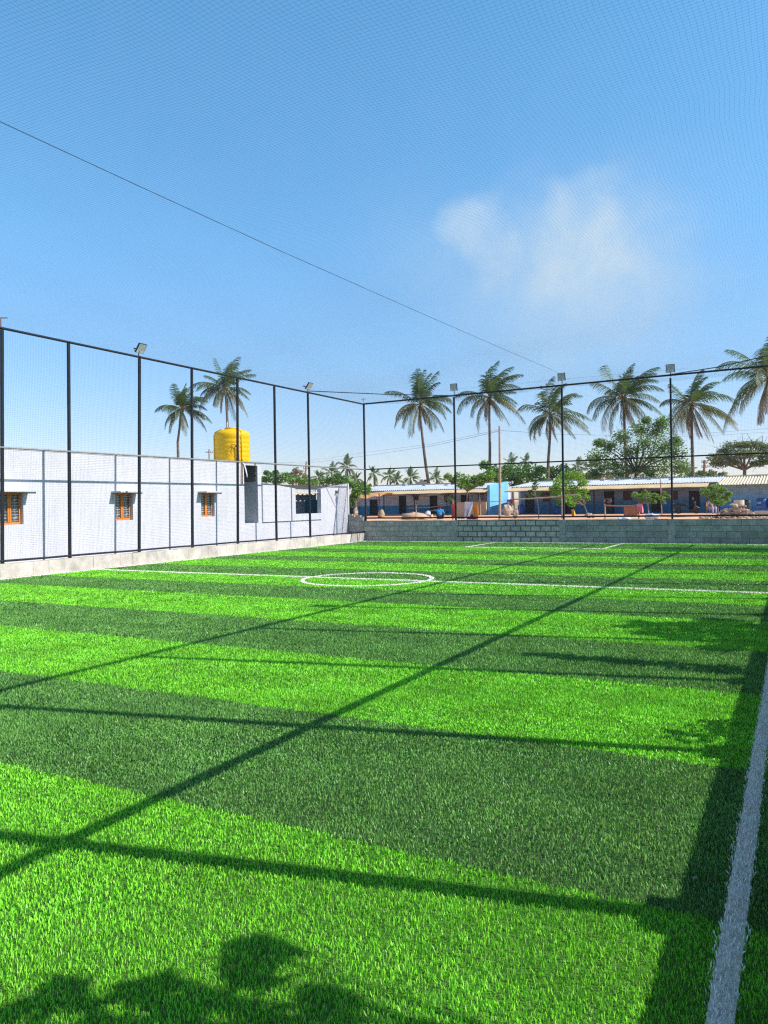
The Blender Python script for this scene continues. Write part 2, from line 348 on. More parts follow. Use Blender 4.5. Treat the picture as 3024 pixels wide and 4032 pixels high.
mw = Matrix.Identity(4)
for i in range(3): mw[i][0] = c_right[i]; mw[i][1] = c_up[i]; mw[i][2] = -c_fwd[i]
mw[2][3] = EYE; co.matrix_world = mw
vs = sc.view_settings; vs.view_transform = 'Standard'; vs.look = 'None'; vs.exposure = 0.6; vs.gamma = 1; vs.use_curve_mapping = False
sc.render.engine = 'CYCLES'; sc.cycles.use_denoising = False; sc.cycles.max_bounces = 6; sc.cycles.diffuse_bounces = 2; sc.cycles.transparent_max_bounces = 6
sc.cycles.sample_clamp_indirect = 6; sc.cycles.filter_width = 1.25

# ------------------------------------------------------------------ ground and pitch
FX, FXR, FY0, FY1 = -16.95, .30, -2.4, 29.94      # fence lines
mb = MB(); mb.sheet([[(x, y, -.05) for x in (-900, -100, 0, 100, 900)] for y in (-600, -50, 20, 200, 1500)]); tag(mb.build('ground', M['ground']), kind='structure')
mb = MB(); xs = np.linspace(-90, 60, 61); ys = np.concatenate([[30.04], np.linspace(31, 110, 50)])
mb.sheet([[(x, y, .45+.035*math.sin(x*1.3+y*.4)*math.sin(y*.9-x*.3)+(.02*math.sin(x*4.1)*math.cos(y*3.3))) for x in xs] for y in ys])
tag(mb.build('dirt_yard', M['dirt'], smooth=True), kind='structure')
mb = MB(); mb.sheet([[(x, y, -.012) for x in (-16.86, .22)] for y in (-2.6, 29.66)]); tag(mb.build('turf_pitch', M['turf']), kind='structure')

LW = .082
def on_lines(x, y):
    """0 where the turf is green, else the number of the white line woven in there"""
    out = np.zeros(x.shape, int)
    a = LW/2
    out[np.abs(x+16.70) < a] = 2
    out[np.abs(y-29.50) < a] = 6
    out[np.abs(y-14.69) < a] = 3
    r = np.hypot(x+8.32, y-14.71); out[np.abs(r-1.42) < a] = 4
    bx = (x > -10.68) & (x < -5.68) & (y > 26.12)
    out[bx & ((x < -10.60) | (x > -5.76) | (y < 26.20)) & (y < 29.45)] = 5
    out[np.hypot(x+8.23, (y-25.28)) < .11] = 7
    out[np.abs(x+.233) < a] = 1
    return out
def blades(x, y, width, height, fine=True):
    """bent grass blades: a quad and a tip each near the camera, one triangle far from it"""
    n = len(x); th = rng.uniform(0, 2*math.pi, n); lean = np.abs(rng.normal(.08, .36, n)); la = rng.normal(2.2, 1.5, n)
    h = height*rng.uniform(.6, 1.2, n); hw = width*rng.uniform(.7, 1.2, n)/2; z0 = np.full(n, -.012)
    c, s = np.cos(th)*hw, np.sin(th)*hw; lx, ly = np.cos(la)*lean*h, np.sin(la)*lean*h
    if not fine:
        V = np.stack([np.stack([x-c*1.3, y-s*1.3, z0], 1), np.stack([x+c*1.3, y+s*1.3, z0], 1), np.stack([x+lx, y+ly, z0+h*1.1], 1)], 1)
        return V.reshape(-1, 3), np.arange(n*3).reshape(n, 3)
    V = np.empty((n, 5, 3))
    V[:, 0] = np.stack([x-c, y-s, z0], 1); V[:, 1] = np.stack([x+c, y+s, z0], 1)
    V[:, 2] = np.stack([x+c*.95+lx*.6, y+s*.95+ly*.6, z0+h*.72], 1); V[:, 3] = np.stack([x-c*.95+lx*.6, y-s*.95+ly*.6, z0+h*.72], 1)
    V[:, 4] = np.stack([x+lx, y+ly, z0+h], 1)
    b = (np.arange(n)*5)[:, None]
    F = np.concatenate([b+np.array([[0, 1, 2]]), b+np.array([[0, 2, 3]]), b+np.array([[3, 2, 4]])], 0)
    return V.reshape(-1, 3), F
# scatter round the camera, denser near, over what this view and a step to the side can see
bands = [(1.3, 2.4), (2.4, 3.4), (3.4, 5), (5, 7), (7, 10), (10, 14), (14, 20), (20, 34.5)]
PX, PY, PW = [], [], []
for d0, d1 in bands:
    dm = (d0+d1)/2; bwid = max(.0029, .00110*dm); cover = .85 if d1 <= 3.4 else .95 if d1 <= 5 else 1.15 if d1 <= 14 else .8
    n = int(cover/(bwid*(.0165 if d1 <= 7 else .021))*.5*(d1*d1-d0*d0)*1.12)
    r = np.sqrt(rng.uniform(d0*d0, d1*d1, n)); a = rng.uniform(R(85), R(149), n)
    x, y = r*np.cos(a), r*np.sin(a)
    k = (x > -16.85) & (x < .21) & (y < 29.655) & (y > -2); x, y = x[k], y[k]
    PX.append(x); PY.append(y); PW.append(np.full(len(x), bwid))
PX, PY, PW = map(np.concatenate, (PX, PY, PW))
lid = on_lines(PX, PY)
lx_, ly_ = [], []
def strew(x0, x1, y0, y1):
    n = int((x1-x0)*(y1-y0)*(13000 if x0 == -.28 else 10000)); lx_.append(rng.uniform(x0, x1, n)); ly_.append(rng.uniform(y0, y1, n))
for q in ((-.28, -.19, 0, 29.5), (-16.75, -16.65, 6, 29.5), (-16.7, -.2, 14.64, 14.74), (-16.7, -.2, 29.45, 29.55), (-10.69, -10.59, 26.1, 29.5), (-5.77, -5.67, 26.1, 29.5), (-10.7, -5.66, 26.1, 26.22), (-8.36, -8.1, 25.15, 25.4)): strew(*q)
a_ = rng.uniform(0, 2*math.pi, 8000); r_ = rng.uniform(1.36, 1.48, 8000); lx_.append(-8.32+r_*np.cos(a_)); ly_.append(14.71+r_*np.sin(a_))
lx_ = np.concatenate(lx_); ly_ = np.concatenate(ly_); li_ = on_lines(lx_, ly_); k = li_ > 0
keep = lid == 0
PX = np.concatenate([PX[keep], lx_[k]]); PY = np.concatenate([PY[keep], ly_[k]]); PW = np.concatenate([PW[keep], np.maximum(.0040, .0006*np.hypot(lx_[k], ly_[k]))]); lid = np.concatenate([lid[keep], li_[k]])
k = lid == 0
nearb = k & (np.hypot(PX, PY) < 6.2); farb = k & ~nearb
V, F = blades(PX[nearb], PY[nearb], PW[nearb], .0185); V2, F2 = blades(PX[farb], PY[farb], PW[farb], .021, False)
V, F = np.concatenate([V, V2]), np.concatenate([F, F2+len(V)])
tag(np_mesh('turf_grass', V, F, M['blade']), kind='stuff')
def ring(r0, r1, cx, cy, n=96): return [[(cx+r*math.cos(2*math.pi*i/n), cy+r*math.sin(2*math.pi*i/n), -.008) for i in range(n+1)] for r in (r0, r1)]
a = LW/2
def quad(x0, x1, y0, y1): return [[(x0, y0, -.008), (x1, y0, -.008)], [(x0, y1, -.008), (x1, y1, -.008)]]
shapes = {1: ('touchline', [quad(-.233-a, -.233+a, -2, 29.45)]), 2: ('touchline', [quad(-16.70-a, -16.70+a, -2, 29.45)]), 3: ('halfway_line', [quad(-16.65, -.28, 14.69-a, 14.69+a)]),
          4: ('centre_circle', [ring(1.42-a, 1.42+a, -8.32, 14.71)]), 5: ('penalty_box_line', [quad(-10.68, -10.60, 26.12, 29.45), quad(-5.76, -5.68, 26.12, 29.45), quad(-10.6, -5.76, 26.12, 26.20)]),
          6: ('goal_line', [quad(-16.74, -.19, 29.50-a, 29.50+a)]), 7: ('penalty_spot', [ring(.01, .11, -8.23, 25.28, 16)])}
for i, (nm, qs) in shapes.items():
    mb = MB()
    for q in qs: mb.sheet(q)
    Vs = np.array(mb.v); 
    if i == 4: Vs[:, 2] += .002
    k = lid == i; jx = rng.normal(0, .009 if i == 1 else .004, k.sum()); V, F = blades(PX[k]+jx, PY[k]+rng.normal(0, .004, k.sum()), PW[k]*(1.25 if i == 1 else 1), .024 if i == 1 else .026)
    if i == 1 and False:                                        # longer fringe for the near line
        m2 = k & (np.hypot(PX, PY) < 9); V2, F2 = blades(PX[m2]+rng.normal(0, .018, m2.sum()), PY[m2]+rng.normal(0, .02, m2.sum()), PW[m2]*1.15, .040)
        F = np.concatenate([F, F2+len(V)]); V = np.concatenate([V, V2])
    FT = np.array([t for q in mb.f for t in ((q[0], q[1], q[2]), (q[0], q[2], q[3]))])
    VV = np.concatenate([Vs, V]); FF = np.concatenate([FT, F+len(Vs)])
    mi = np.concatenate([np.zeros(len(FT)), np.ones(len(F))])
    tag(np_mesh(nm, VV, FF, [M['line'], M['line_blade']], mi=mi), kind='structure')

# ------------------------------------------------------------------ net fences
ZT, ZM, ZB, ZBB = 6.05, 3.157, .40, 1.0
def threads(lines, r):
    """thin triangular twine along each polyline (all the same point count), as one numpy mesh"""
    P = np.array(lines, float); n, k, _ = P.shape
    T = P[:, -1]-P[:, 0]; T /= np.linalg.norm(T, axis=1)[:, None]
    ref = np.where(np.abs(T[:, 2:3]) > .8, np.array([[1., 0, 0]]), np.array([[0, 0, 1.]]))
    A = np.cross(T, ref); A /= np.linalg.norm(A, axis=1)[:, None]; B = np.cross(T, A)
    V = np.empty((n, k, 3, 3))
    for j in range(3):
        w_ = 2*math.pi*j/3+.5; V[:, :, j] = P+(A*math.cos(w_)+B*math.sin(w_))[:, None, :]*r
    base = (np.arange(n)[:, None, None]*k+np.arange(k-1)[None, :, None])*3; F = []
    for j in range(3):
        j2 = (j+1) % 3; F.append(np.concatenate([base+j, base+j2, base+3+j2, base+3+j], 2).reshape(-1, 4))
    return V.reshape(-1, 3), np.concatenate(F)
def net_sheet(name, p0, du, nu, dv, nv, r, parent, bulge):
    """square mesh netting over p0 + a*du + b*dv, 45 mm cells, hanging a little slack"""
    p0, du, dv = map(np.array, (p0, du, dv)); nrm = np.cross(du, dv); nrm = nrm/np.linalg.norm(nrm)
    def P(a, b): return p0+du*a[..., None]+dv*b[..., None]+nrm*(bulge*(np.sin(a*29+2*np.sin(b*5))*np.sin(np.pi*b)+.6*np.sin(b*17+a*11)))[..., None]
    ta = np.linspace(0, 1, 60); tb = np.linspace(0, 1, 16)
    a, b = np.meshgrid(np.linspace(0, 1, nu), tb, indexing='ij'); l1 = P(a, b)
    b, a = np.meshgrid(np.linspace(0, 1, nv), ta, indexing='ij'); l2 = P(a, b)
    V1, F1 = threads(l1, r); V2, F2 = threads(l2, r)
    return np_mesh(name, np.concatenate([V1, V2]), np.concatenate([F1, F2+len(V1)]), M['net'], parent)
def post(par, b, t, w_=.064):
    mb = MB(); mb.tube([b, t], w_*.7071, 4, twist=0)
    # the shop-primer scar most of these posts carry near the top
    return mb.build('post', M['steel'], par)
GL = 'black steel posts of the pitch fences'
lf = thing('net_fence', (FX, 14, .35), 'tall black net fence in front of the white houses', 'fence', 'net fences round the pitch')
lp = [(7.95, 7.90), (9.95, 9.9), (12.226, 12.09), (14.164, 14.056), (16.665, 16.493), (18.881, 18.744), (21.152, 21.005), (23.277, 23.239), (25.49, 25.48)]
for t, b in lp: post(lf, (FX, b, .34), (FX, t, ZT-.03))
post(lf, (FX, FY1, .6), (FX, FY1, ZT+.0))
def rail(name, par, a, b, r, m, sag=0):
    a, b = Vector(a), Vector(b); mb = MB(); mb.tube([a.lerp(b, i/24)+Vector((0, 0, sag*math.sin(i*1.9)))for i in range(25)], r, 8); return mb.build(name, m, par, smooth=True)
rail('top_rail', lf, (FX, 7.9, ZT), (FX, FY1, ZT+.01), .033, M['steel'])
rail('middle_rail', lf, (FX+.045, 7.9, ZM), (FX+.045, FY1, ZM), .027, M['galv'])
rail('bottom_rail', lf, (FX+.05, 7.9, ZB+.02), (FX+.05, FY1-.05, ZB), .028, M['steel'], .004)
net_sheet('netting', (FX+.06, 7.9, ZB), (0, FY1-7.9, 0), int((FY1-7.9)/.0455), (0, 0, ZT-ZB), int((ZT-ZB)/.0455), .0012, lf, .012)
mb = MB(); mb.tube([(FX, FY1, ZT), (FX, FY1, ZT+.24)], .014, 6); mb.tube([(FX-.12, FY1+.0, ZT+.24), (FX+.13, FY1, ZT+.24)], .012, 6); mb.build('corner_bracket', M['galv'], lf)
mb = MB(); mb.tube([(FX, 12.2, ZT), (FX, 12.2, ZT+.25)], .018, 6); mb.tube([(FX-.1, 12.15, ZT+.25), (FX+.12, 12.3, ZT+.25)], .014, 6); mb.build('post_bracket', M['wood_red'], lf)
bf = thing('net_fence', (-8.2, FY1, .886), 'black net fence standing on the grey block wall at the far end', 'fence', 'net fences round the pitch')
bp = [-12.614, -8.065, -4.054]
for x in bp: post(bf, (x, FY1, .87), (x-.0, FY1, ZT-.03+.02))
rail('top_rail', bf, (FX, FY1, ZT+.02), (.33, FY1, ZT+.12), .036, M['steel'])
rail('middle_rail', bf, (FX, FY1-.045, ZM), (.33, FY1-.045, ZM), .028, M['steel'])
rail('bottom_rail', bf, (FX+.04, FY1-.045, ZBB), (.33, FY1-.045, ZBB), .034, M['steel'], .003)
net_sheet('netting', (FX, FY1-.06, ZBB), (.3-FX, 0, 0), int((.3-FX)/.0455), (0, 0, ZT-ZBB), int((ZT-ZBB)/.0455), .0012, bf, .012)
rf = thing('net_fence', (FXR, 14, .6), 'black net fence close beside the camera along the near touchline', 'fence', 'net fences round the pitch')
ry = [1.2, 3.39, 5.59, 7.78, 9.85, 12.15, 14.03, 16.3, 18.5, 20.7, 22.9, 25.1, 27.4]
for y in ry: post(rf, (FXR, y, .3), (FXR, y, ZT-.03), .095)
post(rf, (FXR, FY1, .87), (FXR, FY1, ZT+.1))
rail('top_rail', rf, (FXR, -2, ZT), (FXR, FY1, ZT+.05), .044, M['steel']); rail('middle_rail', rf, (FXR, -2, ZM), (FXR, FY1, ZM), .042, M['steel'])
net_sheet('netting', (FXR-.02, -2, .62), (0, FY1+2, 0), int((FY1+2)/.0455), (0, 0, ZT-.62), int((ZT-.62)/.0455), .0012, rf, .015)
# roof net: sagging sheet of 50 mm mesh stretched from fence to fence
def sagz(x, y):
    u_ = (x-FX)/(FXR-FX); q = np.abs(np.sin(np.pi*u_*2))
    return ZT+.0-.13*q-.05*np.sin(y*.9+x*.5)*np.sin(np.pi*u_)+.03*np.sin(x*2.3+y*.7)*np.sin(np.pi*u_)
CELL = .052
def wav(x, y): return x+.03*np.sin(y*1.7+x*.8)+.012*np.sin(y*4.3), y+.03*np.sin(x*1.3+y*.6)
yy = np.linspace(FY0+2.4, FY1, 44); xx = np.linspace(FX, FXR, 36)
gx = np.arange(FX, FXR, CELL); gy = np.arange(0, FY1, CELL)
X, Y = np.meshgrid(gx, yy, indexing='ij'); X, Y = wav(X, Y); l1 = np.stack([X, Y, sagz(X, Y)], 2)
Y, X = np.meshgrid(gy, xx, indexing='ij'); X, Y = wav(X, Y); l2 = np.stack([X, Y, sagz(X, Y)], 2)
V1, F1 = threads(l1, .00058); V2, F2 = threads(l2, .00058)
tag(np_mesh('roof_net', np.concatenate([V1, V2]), np.concatenate([F1, F2+len(V1)]), M['net'], loc=(-8, 14, ZT)), 'fine dark square mesh roof net stretched over the whole pitch', 'net')
mb = MB(); mb.tube([(-8.06, y, z) for y, z in ((29.93, 6.54), (28.47, 6.53), (24, 6.42), (18, 6.29), (11.25, 6.165), (8, 6.135), (5.85, 6.125), (2, 6.14), (-1, 6.17))], .0048, 5)
tag(mb.build('support_cable', M['rope'], loc=(-8.06, 14, 6.3)), 'long thin cable running over the roof net to the middle far floodlight', 'cable', 'cables holding the roof net')
mb = MB(); mb.tube([(FX, 25.49, 6.12), (-14.8, 27.7, 6.07), (-12.58, 29.93, 6.09)], .017, 6)
tag(mb.build('support_cable', M['rope'], loc=(-14.8, 27.7, 6.08)), 'thick rope cutting across the far left corner between two floodlight posts', 'cable', 'cables holding the roof net')
mb = MB(); mb.tube([(-4.05, 29.93, 6.17), (-2.3, 28, 5.98), (-.74, 26.2, 5.91), (.3, 25.1, 5.98)], .016, 6)
tag(mb.build('support_cable', M['rope'], loc=(-2.3, 28, 6)), 'rope sagging away from the rightmost far floodlight post over the far right corner', 'cable', 'cables holding the roof net')

def floodlight(loc, rotz, label, tilt, stem, side_arm=False):
    t = thing('floodlight', loc, label, 'floodlight', 'floodlights on the fence posts', (0, 0, rotz))
    ct, st_ = math.cos(tilt), math.sin(tilt)
    def T(x, y, z):                                   # tilt about the lamp's lower edge, lens facing local -Y and down
        return (x, y*ct-z*st_, stem+y*st_+z*ct)
    def slab(x0, x1, y0, y1, z0, z1):
        q = MB(); q.box((x0, y0, z0), (x1, y1, z1)); q.v = [T(*p) for p in q.v]; return q
    slab(-.155, .155, 0, .045, 0, .30).build('housing', M['black'], t, local=True, bevel=.006)
    slab(-.135, .135, -.004, .004, .085, .285).build('lens', M['lens'], t, local=True)
    slab(-.135, .135, -.004, .004, .012, .082).build('driver_panel', M['lens_w'], t, local=True)
    slab(-.045, .035, -.008, -.003, .04, .055).build('maker_plate', M['black'], t, local=True)
    mb = MB(); mb.tube([(0, .03, -.03), (0, .03, stem*.6), (0, .02, stem+.02)], .014, 6); mb.tube([(-.17, .03, stem+.05), (.17, .03, stem+.05)], .012, 6)
    if side_arm: mb.tube([(0, .03, stem+.12), (0, .22, stem+.16)], .02, 6)
    mb.build('bracket', M['black'], t, local=True)
    mb = MB(); mb.tube([(0, .03, stem), (.03, .05, stem*.5), (.06, .0, stem*.3), (.12, -.0, stem*.28), (.16, 0, .0), (.18, 0, -.04)], .006, 5); mb.build('cable', M['rope'], t, local=True)
    return t
floodlight((FX, 16.665, ZT), R(90), 'floodlight tipped over the pitch, nearest on the left fence', R(36), .12, True)
floodlight((FX, 25.49, ZT), R(90), 'floodlight tipped over the pitch, just before the far left corner', R(36), .12, True)
floodlight((-12.614, FY1, ZT+.04), R(0), 'floodlight on the far fence beside the tall leaning palm', R(10), .2)
floodlight((-8.065, FY1, ZT+.05), R(-8), 'tilted floodlight on the far fence where the long cable ends', R(12), .2)
floodlight((-4.054, FY1, ZT+.07), R(4), 'floodlight on the far fence nearest the right edge', R(10), .12)
for y, q in ((3.39, 'by the near corner'), (12.15, 'level with the middle of the pitch'), (20.7, 'towards the far end')):
    floodlight((FXR, y, ZT), R(-90), 'floodlight over the near touchline '+q, R(36), .12, True)

# ------------------------------------------------------------------ walls round the pitch
t = thing('block_wall', (-8.2, 29.88, 0), 'low grey concrete block wall at the far end, in shade', 'wall')
edges = [-17.0, -12.74, -12.49, -8.19, -7.94, -4.18, -3.93, .6]
def blockwall(x0, x1, z1, m, seed):
    g = random.Random(seed); mb = MB(); n = max(2, int((x1-x0)/.44)); xs_ = [x0+(x1-x0)*i/n for i in range(n+1)]
    for i in range(n): mb.box((xs_[i], 29.73, -.05), (xs_[i+1], 30.03, z1+g.uniform(-.008, .008)))
    return mb.build('wall_bay', m, t)
blockwall(edges[0], edges[1], .885, M['block'], 1); blockwall(edges[2], edges[3], .89, M['block_b'], 2)
blockwall(edges[4], edges[5], .886, M['block_c'], 3); blockwall(edges[6], edges[7], .882, M['block_c'], 4)
for i in (1, 3, 5):
    mb = MB(); n = 8
    for k in range(n): mb.box((edges[i]+random.uniform(-.012, .012), 29.715+random.uniform(0, .01), -.05+k*.117), (edges[i+1]+random.uniform(-.012, .012), 30.035, -.05+(k+1)*.117))
    mb.build('pillar', M['pillar'], t)
t = thing('block_wall', (-17.35, 29.85, 0), 'short grey block wall stub between the white annex and the corner post', 'wall')
mb = MB(); mb.box((-17.72, 29.76, -.05), (-17.0, 30.0, 1.05)); mb.build('wall_bay', M['block'], t)
for i, (x, lb) in enumerate(((-17.6, 'loose pale brick lying flat on the wall stub beside the annex'), (-17.25, 'loose pale brick at the corner post end of the wall stub'))):
    q = MB(); q.box((x-.16, 29.8, 1.05), (x+.1, 29.95, 1.13)); q.box((x-.12, 29.8, 1.13), (x+.02-.1*i, 29.93, 1.19)); tag(q.build('loose_brick', M['brickred'], loc=(x, 29.87, 1.05)), lb, 'brick', 'loose bricks on the wall stub')
t = thing('kerb_wall', (-16.95, 18, 0), 'low pale concrete block kerb under the left fence', 'wall')
mb = MB(); g = random.Random(3); y = 6.0
while y < 29.7:
    y2 = min(y+.46+g.uniform(-.02, .02), 29.715); mb.box((-17.06, y+.002, -.05), (-16.845+g.uniform(-.006, .006), y2-.002, .345+g.uniform(-.008, .006))); y = y2
mb.build('block_course', M['kerb'], t)
mb = MB(); mb.box((-16.85, 6, -.05), (-16.815, 29.7, .022)); mb.build('mortar_footing', M['kerb'], t)
mb = MB()
for yb in (12.09, 16.49, 21.0, 25.48): mb.box((-17.07, yb-.14, -.05), (-16.838, yb+.14, .352))
mb.build('post_footing', M['concrete'], t)
t = thing('kerb_wall', (.35, 14, 0), 'low concrete wall beside the camera along the near touchline', 'wall')
mb = MB(); mb.box((.22, -3, -.05), (.42, 29.73, .60)); mb.build('block_course', M['kerb'], t)
mb = MB()
for y in ry: mb.box((.20, y-.16, -.05), (.44, y+.12, .685 if y < 13 else .66))
mb.build('post_footing', M['concrete'], t)

# ------------------------------------------------------------------ white house on the left
XW = -17.75
def pierced(mb, y0, y1, z0, z1, ops, xa, xb):
    """wall slab xa..xb over y0..y1, z0..z1 with openings (ya, yb, za, zb) in order"""
    y = y0
    for ya, yb, za, zb in ops:
        mb.box((xa, y, z0), (xb, ya, z1))
        if za > z0: mb.box((xa, ya, z0), (xb, yb, za))
        if zb < z1: mb.box((xa, ya, zb), (xb, yb, z1))
        y = yb
    mb.box((xa, y, z0), (xb, y1, z1))
wh = thing('white_house', (XW, 15, 0), 'long whitewashed flat roofed house with orange windows behind the left fence', 'house')
wins = [(12.62, 13.30, 1.27, 2.09), (16.38, 17.06, 1.28, 2.09), (20.10, 20.78, 1.30, 2.10)]
mb = MB(); pierced(mb, 4, 23.45, -.05, 3.19, wins+[(22.42, 23.22, 1.0, 3.13)], XW-.22, XW)
mb.box((XW-6, 4, -.05), (XW-.222, 4.2, 3.19)); mb.box((XW-6.2, 4, -.05), (XW-6, 23.45, 3.19))
mb.build('wall', M['white'], wh)
mb = MB(); mb.box((XW-6.2, 3.9, 3.192), (XW+.012, 23.48, 3.25)); mb.build('roof_slab', M['white'], wh)
mb = MB(); mb.box((XW-1.8, 23.222, -.05), (XW-.222, 23.45, 2.53)); mb.build('alcove_wall', M['grey_plaster'], wh)
mb = MB(); mb.box((XW-1.8, 23.224, 2.53), (XW-.222, 23.45, 3.19))
for k in range(7): mb.box((XW-.221, 23.2-.012*(k % 2), 2.55+k*.085), (XW-.10+.02*(k % 3), 23.219, 2.62+k*.085))
mb.build('bare_brick_wall', M['brick_bare'], wh)
mb = MB(); mb.box((XW-1.8, 22.2, -.05), (XW-.222, 22.418, 3.19)); mb.box((XW-2.0, 22.2, -.05), (XW-1.8, 23.45, 3.19)); mb.box((XW-1.8, 22.42, .8), (XW-.222, 23.22, .99)); mb.build('alcove_shell', M['grey_plaster'], wh)
mb = MB(); pts = [(XW-1.1, 22.8, 4.0), (XW-.5, 22.9, 3.35), (XW+.04, 22.28, 3.3), (XW+.05, 22.25, 2.42)]; mb.tube(pts, .022, 6); mb.build('drain_pipe', M['brownpipe'], wh)
mb = MB(); mb.sheet([[(XW+.03, 22.36+.06*s, 3.2), (XW+.05, 22.44+.08*s, 2.95), (XW+.06, 22.5+.05*s, 2.75), (XW+.05, 22.53+.02*s, 2.68)] for s in (0, 1)]); mb.build('hanging_rag', M['c_white'], wh)
for ya, yb, za, zb in wins:
    fx = XW-.10; fr = MB(); ym = (ya+yb)/2; s = .055
    for y0, y1, z0, z1 in ((ya, ya+s, za, zb), (yb-s, yb, za, zb), (ym-s*.95, ym-.003, za+s, zb-s), (ym+.003, ym+s*.95, za+s, zb-s), (ya+s, yb-s, za, za+s), (ya+s, yb-s, zb-s, zb)):
        fr.box((fx-.05, y0, z0), (fx+.0+(.012 if y0 > ya+.1 and y1 < yb-.1 else 0), y1, z1))
    f = fr.build('window', M['orange'], wh, bevel=.006)
    q = MB(); q.box((fx-.03, ya+s, za+s), (fx-.022, yb-s, zb-s)); q.build('pane', M['glass'], f)
    q = MB()
    for h0, h1 in ((ya+s+.015, ym-s-.015), (ym+s+.015, yb-s-.015)):
        for k in range(9):
            z = za+.09+k*.078
            q.tube([(fx-.012, h0, z), (fx-.012, h1, z)], .006, 4)
            if k % 3 == 1: q.tube([(fx-.012, h0+(h1-h0)*(.2+.6*(j % 2)), z-.03+.02*j) for j in range(4)], .006, 4)
        q.tube([(fx-.012, (h0+h1)/2, za+.1), (fx-.012, (h0+h1)/2, zb-.1)], .005, 4)
    q.build('grille', M['grille'], f)
    q = MB(); q.box((XW+.0005, ya-.15, zb+.012), (XW+.38, yb+.15, zb+.055)); q.box((XW+.001, yb+.15, zb+.02), (XW+.05, yb+.40, zb+.032)); q.build('sunshade', M['white'], wh)

an = thing('annex_house', (XW, 26.5, 0), 'low whitewashed annex with a big open window beyond the water tank', 'house')
mb = MB(); mb.box((XW-.2, 23.452, -.05), (XW-.003, 29.87, 1.02))
YO0, YO1 = 25.60, 27.55
def prof(y0, y1, z0a, z1a, z1b, xb, xa=XW-.2):
    mb.add([(xa, y0, z0a), (xb, y0, z0a), (xb, y1, z0a), (xa, y1, z0a), (xa, y0, z1a), (xb, y0, z1a), (xb, y1, z1b), (xa, y1, z1b)], [(0,3,2,1),(4,5,6,7),(0,1,5,4),(1,2,6,5),(2,3,7,6),(3,0,4,7)])
prof(23.452, YO0, 1.02, 2.51, 2.30, XW+.05); mb.box((XW-.2, YO0, 1.02), (XW+.05, YO1, 1.28)); prof(YO1, 29.87, 1.02, 2.30, 2.56, XW-.003)
mb.box((XW-5, 29.6, -.05), (XW-.2, 29.868, 2.2)); mb.box((XW-5, 23.46, -.05), (XW-.2, 23.6, 2.2))
mb.build('wall', M['white'], an)
mb = MB(); mb.box((XW-1.7, 23.6, -.05), (XW-1.5, 29.6, 2.45)); mb.build('inner_wall', M['grey_plaster'], an)
mb = MB(); mb.sheet([[(XW-.22, 24.9+4.9*i/12, 2.29-.02*math.sin(i/12*math.pi)) for i in range(13)], [(XW-.75, 24.9+4.9*i/12, 2.49-.02*math.sin(i/12*math.pi)) for i in range(13)]]); mb.build('roof', M['asb_dark'], an)
mb = MB(); rows = []
for x_, z_ in ((XW-1.2, 2.11), (XW-1.49, 2.2)): rows.append([(x_, 24.2+5.3*i/160, z_+.035*math.cos(i/160*5.3/.34*2*math.pi)) for i in range(161)])
mb.sheet(rows); mb.sheet([[(p[0], p[1], p[2]-.03) for p in rows[0]], rows[0]]); mb.build('veranda_roof', M['asb_tan'], an, smooth=True)
mb = MB(); y0 = 27.55; 
q = MB(); xi = XW-1.495
ya_, yb_ = 28.55, 29.5
q.box((xi, ya_, .9), (xi+.05, ya_+.08, 1.86)); q.box((xi, yb_-.08, .9), (xi+.05, yb_, 1.86)); q.box((xi, ya_+.08, 1.78), (xi+.05, yb_-.08, 1.86)); q.box((xi, ya_+.38, .9), (xi+.045, ya_+.44, 1.78)); q.box((xi, yb_-.44, .9), (xi+.045, yb_-.38, 1.78)); wv = q.build('window', M['teal'], an)
q = MB(); q.box((xi, ya_+.08, .9), (xi+.02, ya_+.38, 1.78)); q.box((xi, yb_-.38, .9), (xi+.02, yb_-.08, 1.78)); q.build('shutter', M['teal'], wv)
q = MB(); q.box((xi, ya_+.44, .9), (xi+.015, yb_-.44, 1.78)); q.build('pane', M['grille'], wv)
q = MB(); q.tube([(XW-.1, 25.7, 2.1), (XW-.12, 27.5, 2.16)], .016, 5); q.build('pipe', M['grille'], an)
t = thing('security_camera', (XW, 28.74, 2.19), 'small black security camera on the end wall of the white annex', 'camera')
mb = MB(); mb.box((XW-.002, 28.70, 2.16), (XW+.02, 28.78, 2.24)); mb.tube([(XW+.02, 28.74, 2.2), (XW+.10, 28.74, 2.21)], .012, 6); mb.build('mount', M['black'], t)
mb = MB(); mb.tube([(XW+.10, 28.68, 2.13), (XW+.10, 28.82, 2.25)], .035, 8); mb.build('camera_body', M['black'], t)

# yellow water tank on the roof
TC = Vector((-18.42, 22.62, 3.25)); tk = thing('water_tank', TC, 'bright yellow ribbed plastic water tank on the white roof', 'water tank')
prof_ = [(.62, 0), (.645, .03), (.645, .10)]
for k in range(5):
    z = .14+k*.165; prof_ += [(.645, z), (.637, z+.03), (.637, z+.05), (.645, z+.08)]
prof_ += [(.65, .98), (.64, 1.04), (.60, 1.10), (.52, 1.155), (.40, 1.20), (.26, 1.225), (.26, 1.23)]
mb = MB(); mb.lathe(prof_, TC, 48); o = mb.build('tank_body', M['tank'], tk, smooth=True)
mb = MB(); mb.lathe([(.255, 1.22), (.265, 1.235), (.265, 1.275), (.25, 1.29), (.1, 1.30), (.02, 1.30)], TC, 32); mb.build('lid', M['tank'], tk, smooth=True)
mb = MB()
for a0 in (-2.35, -.35, 1.7):
    mb.tube([(TC.x+r_*math.cos(a0), TC.y+r_*math.sin(a0), TC.z+z_) for r_, z_ in ((.63, .02), (.655, .1), (.655, .98), (.61, 1.10), (.42, 1.20), (.27, 1.23))], .03, 6)
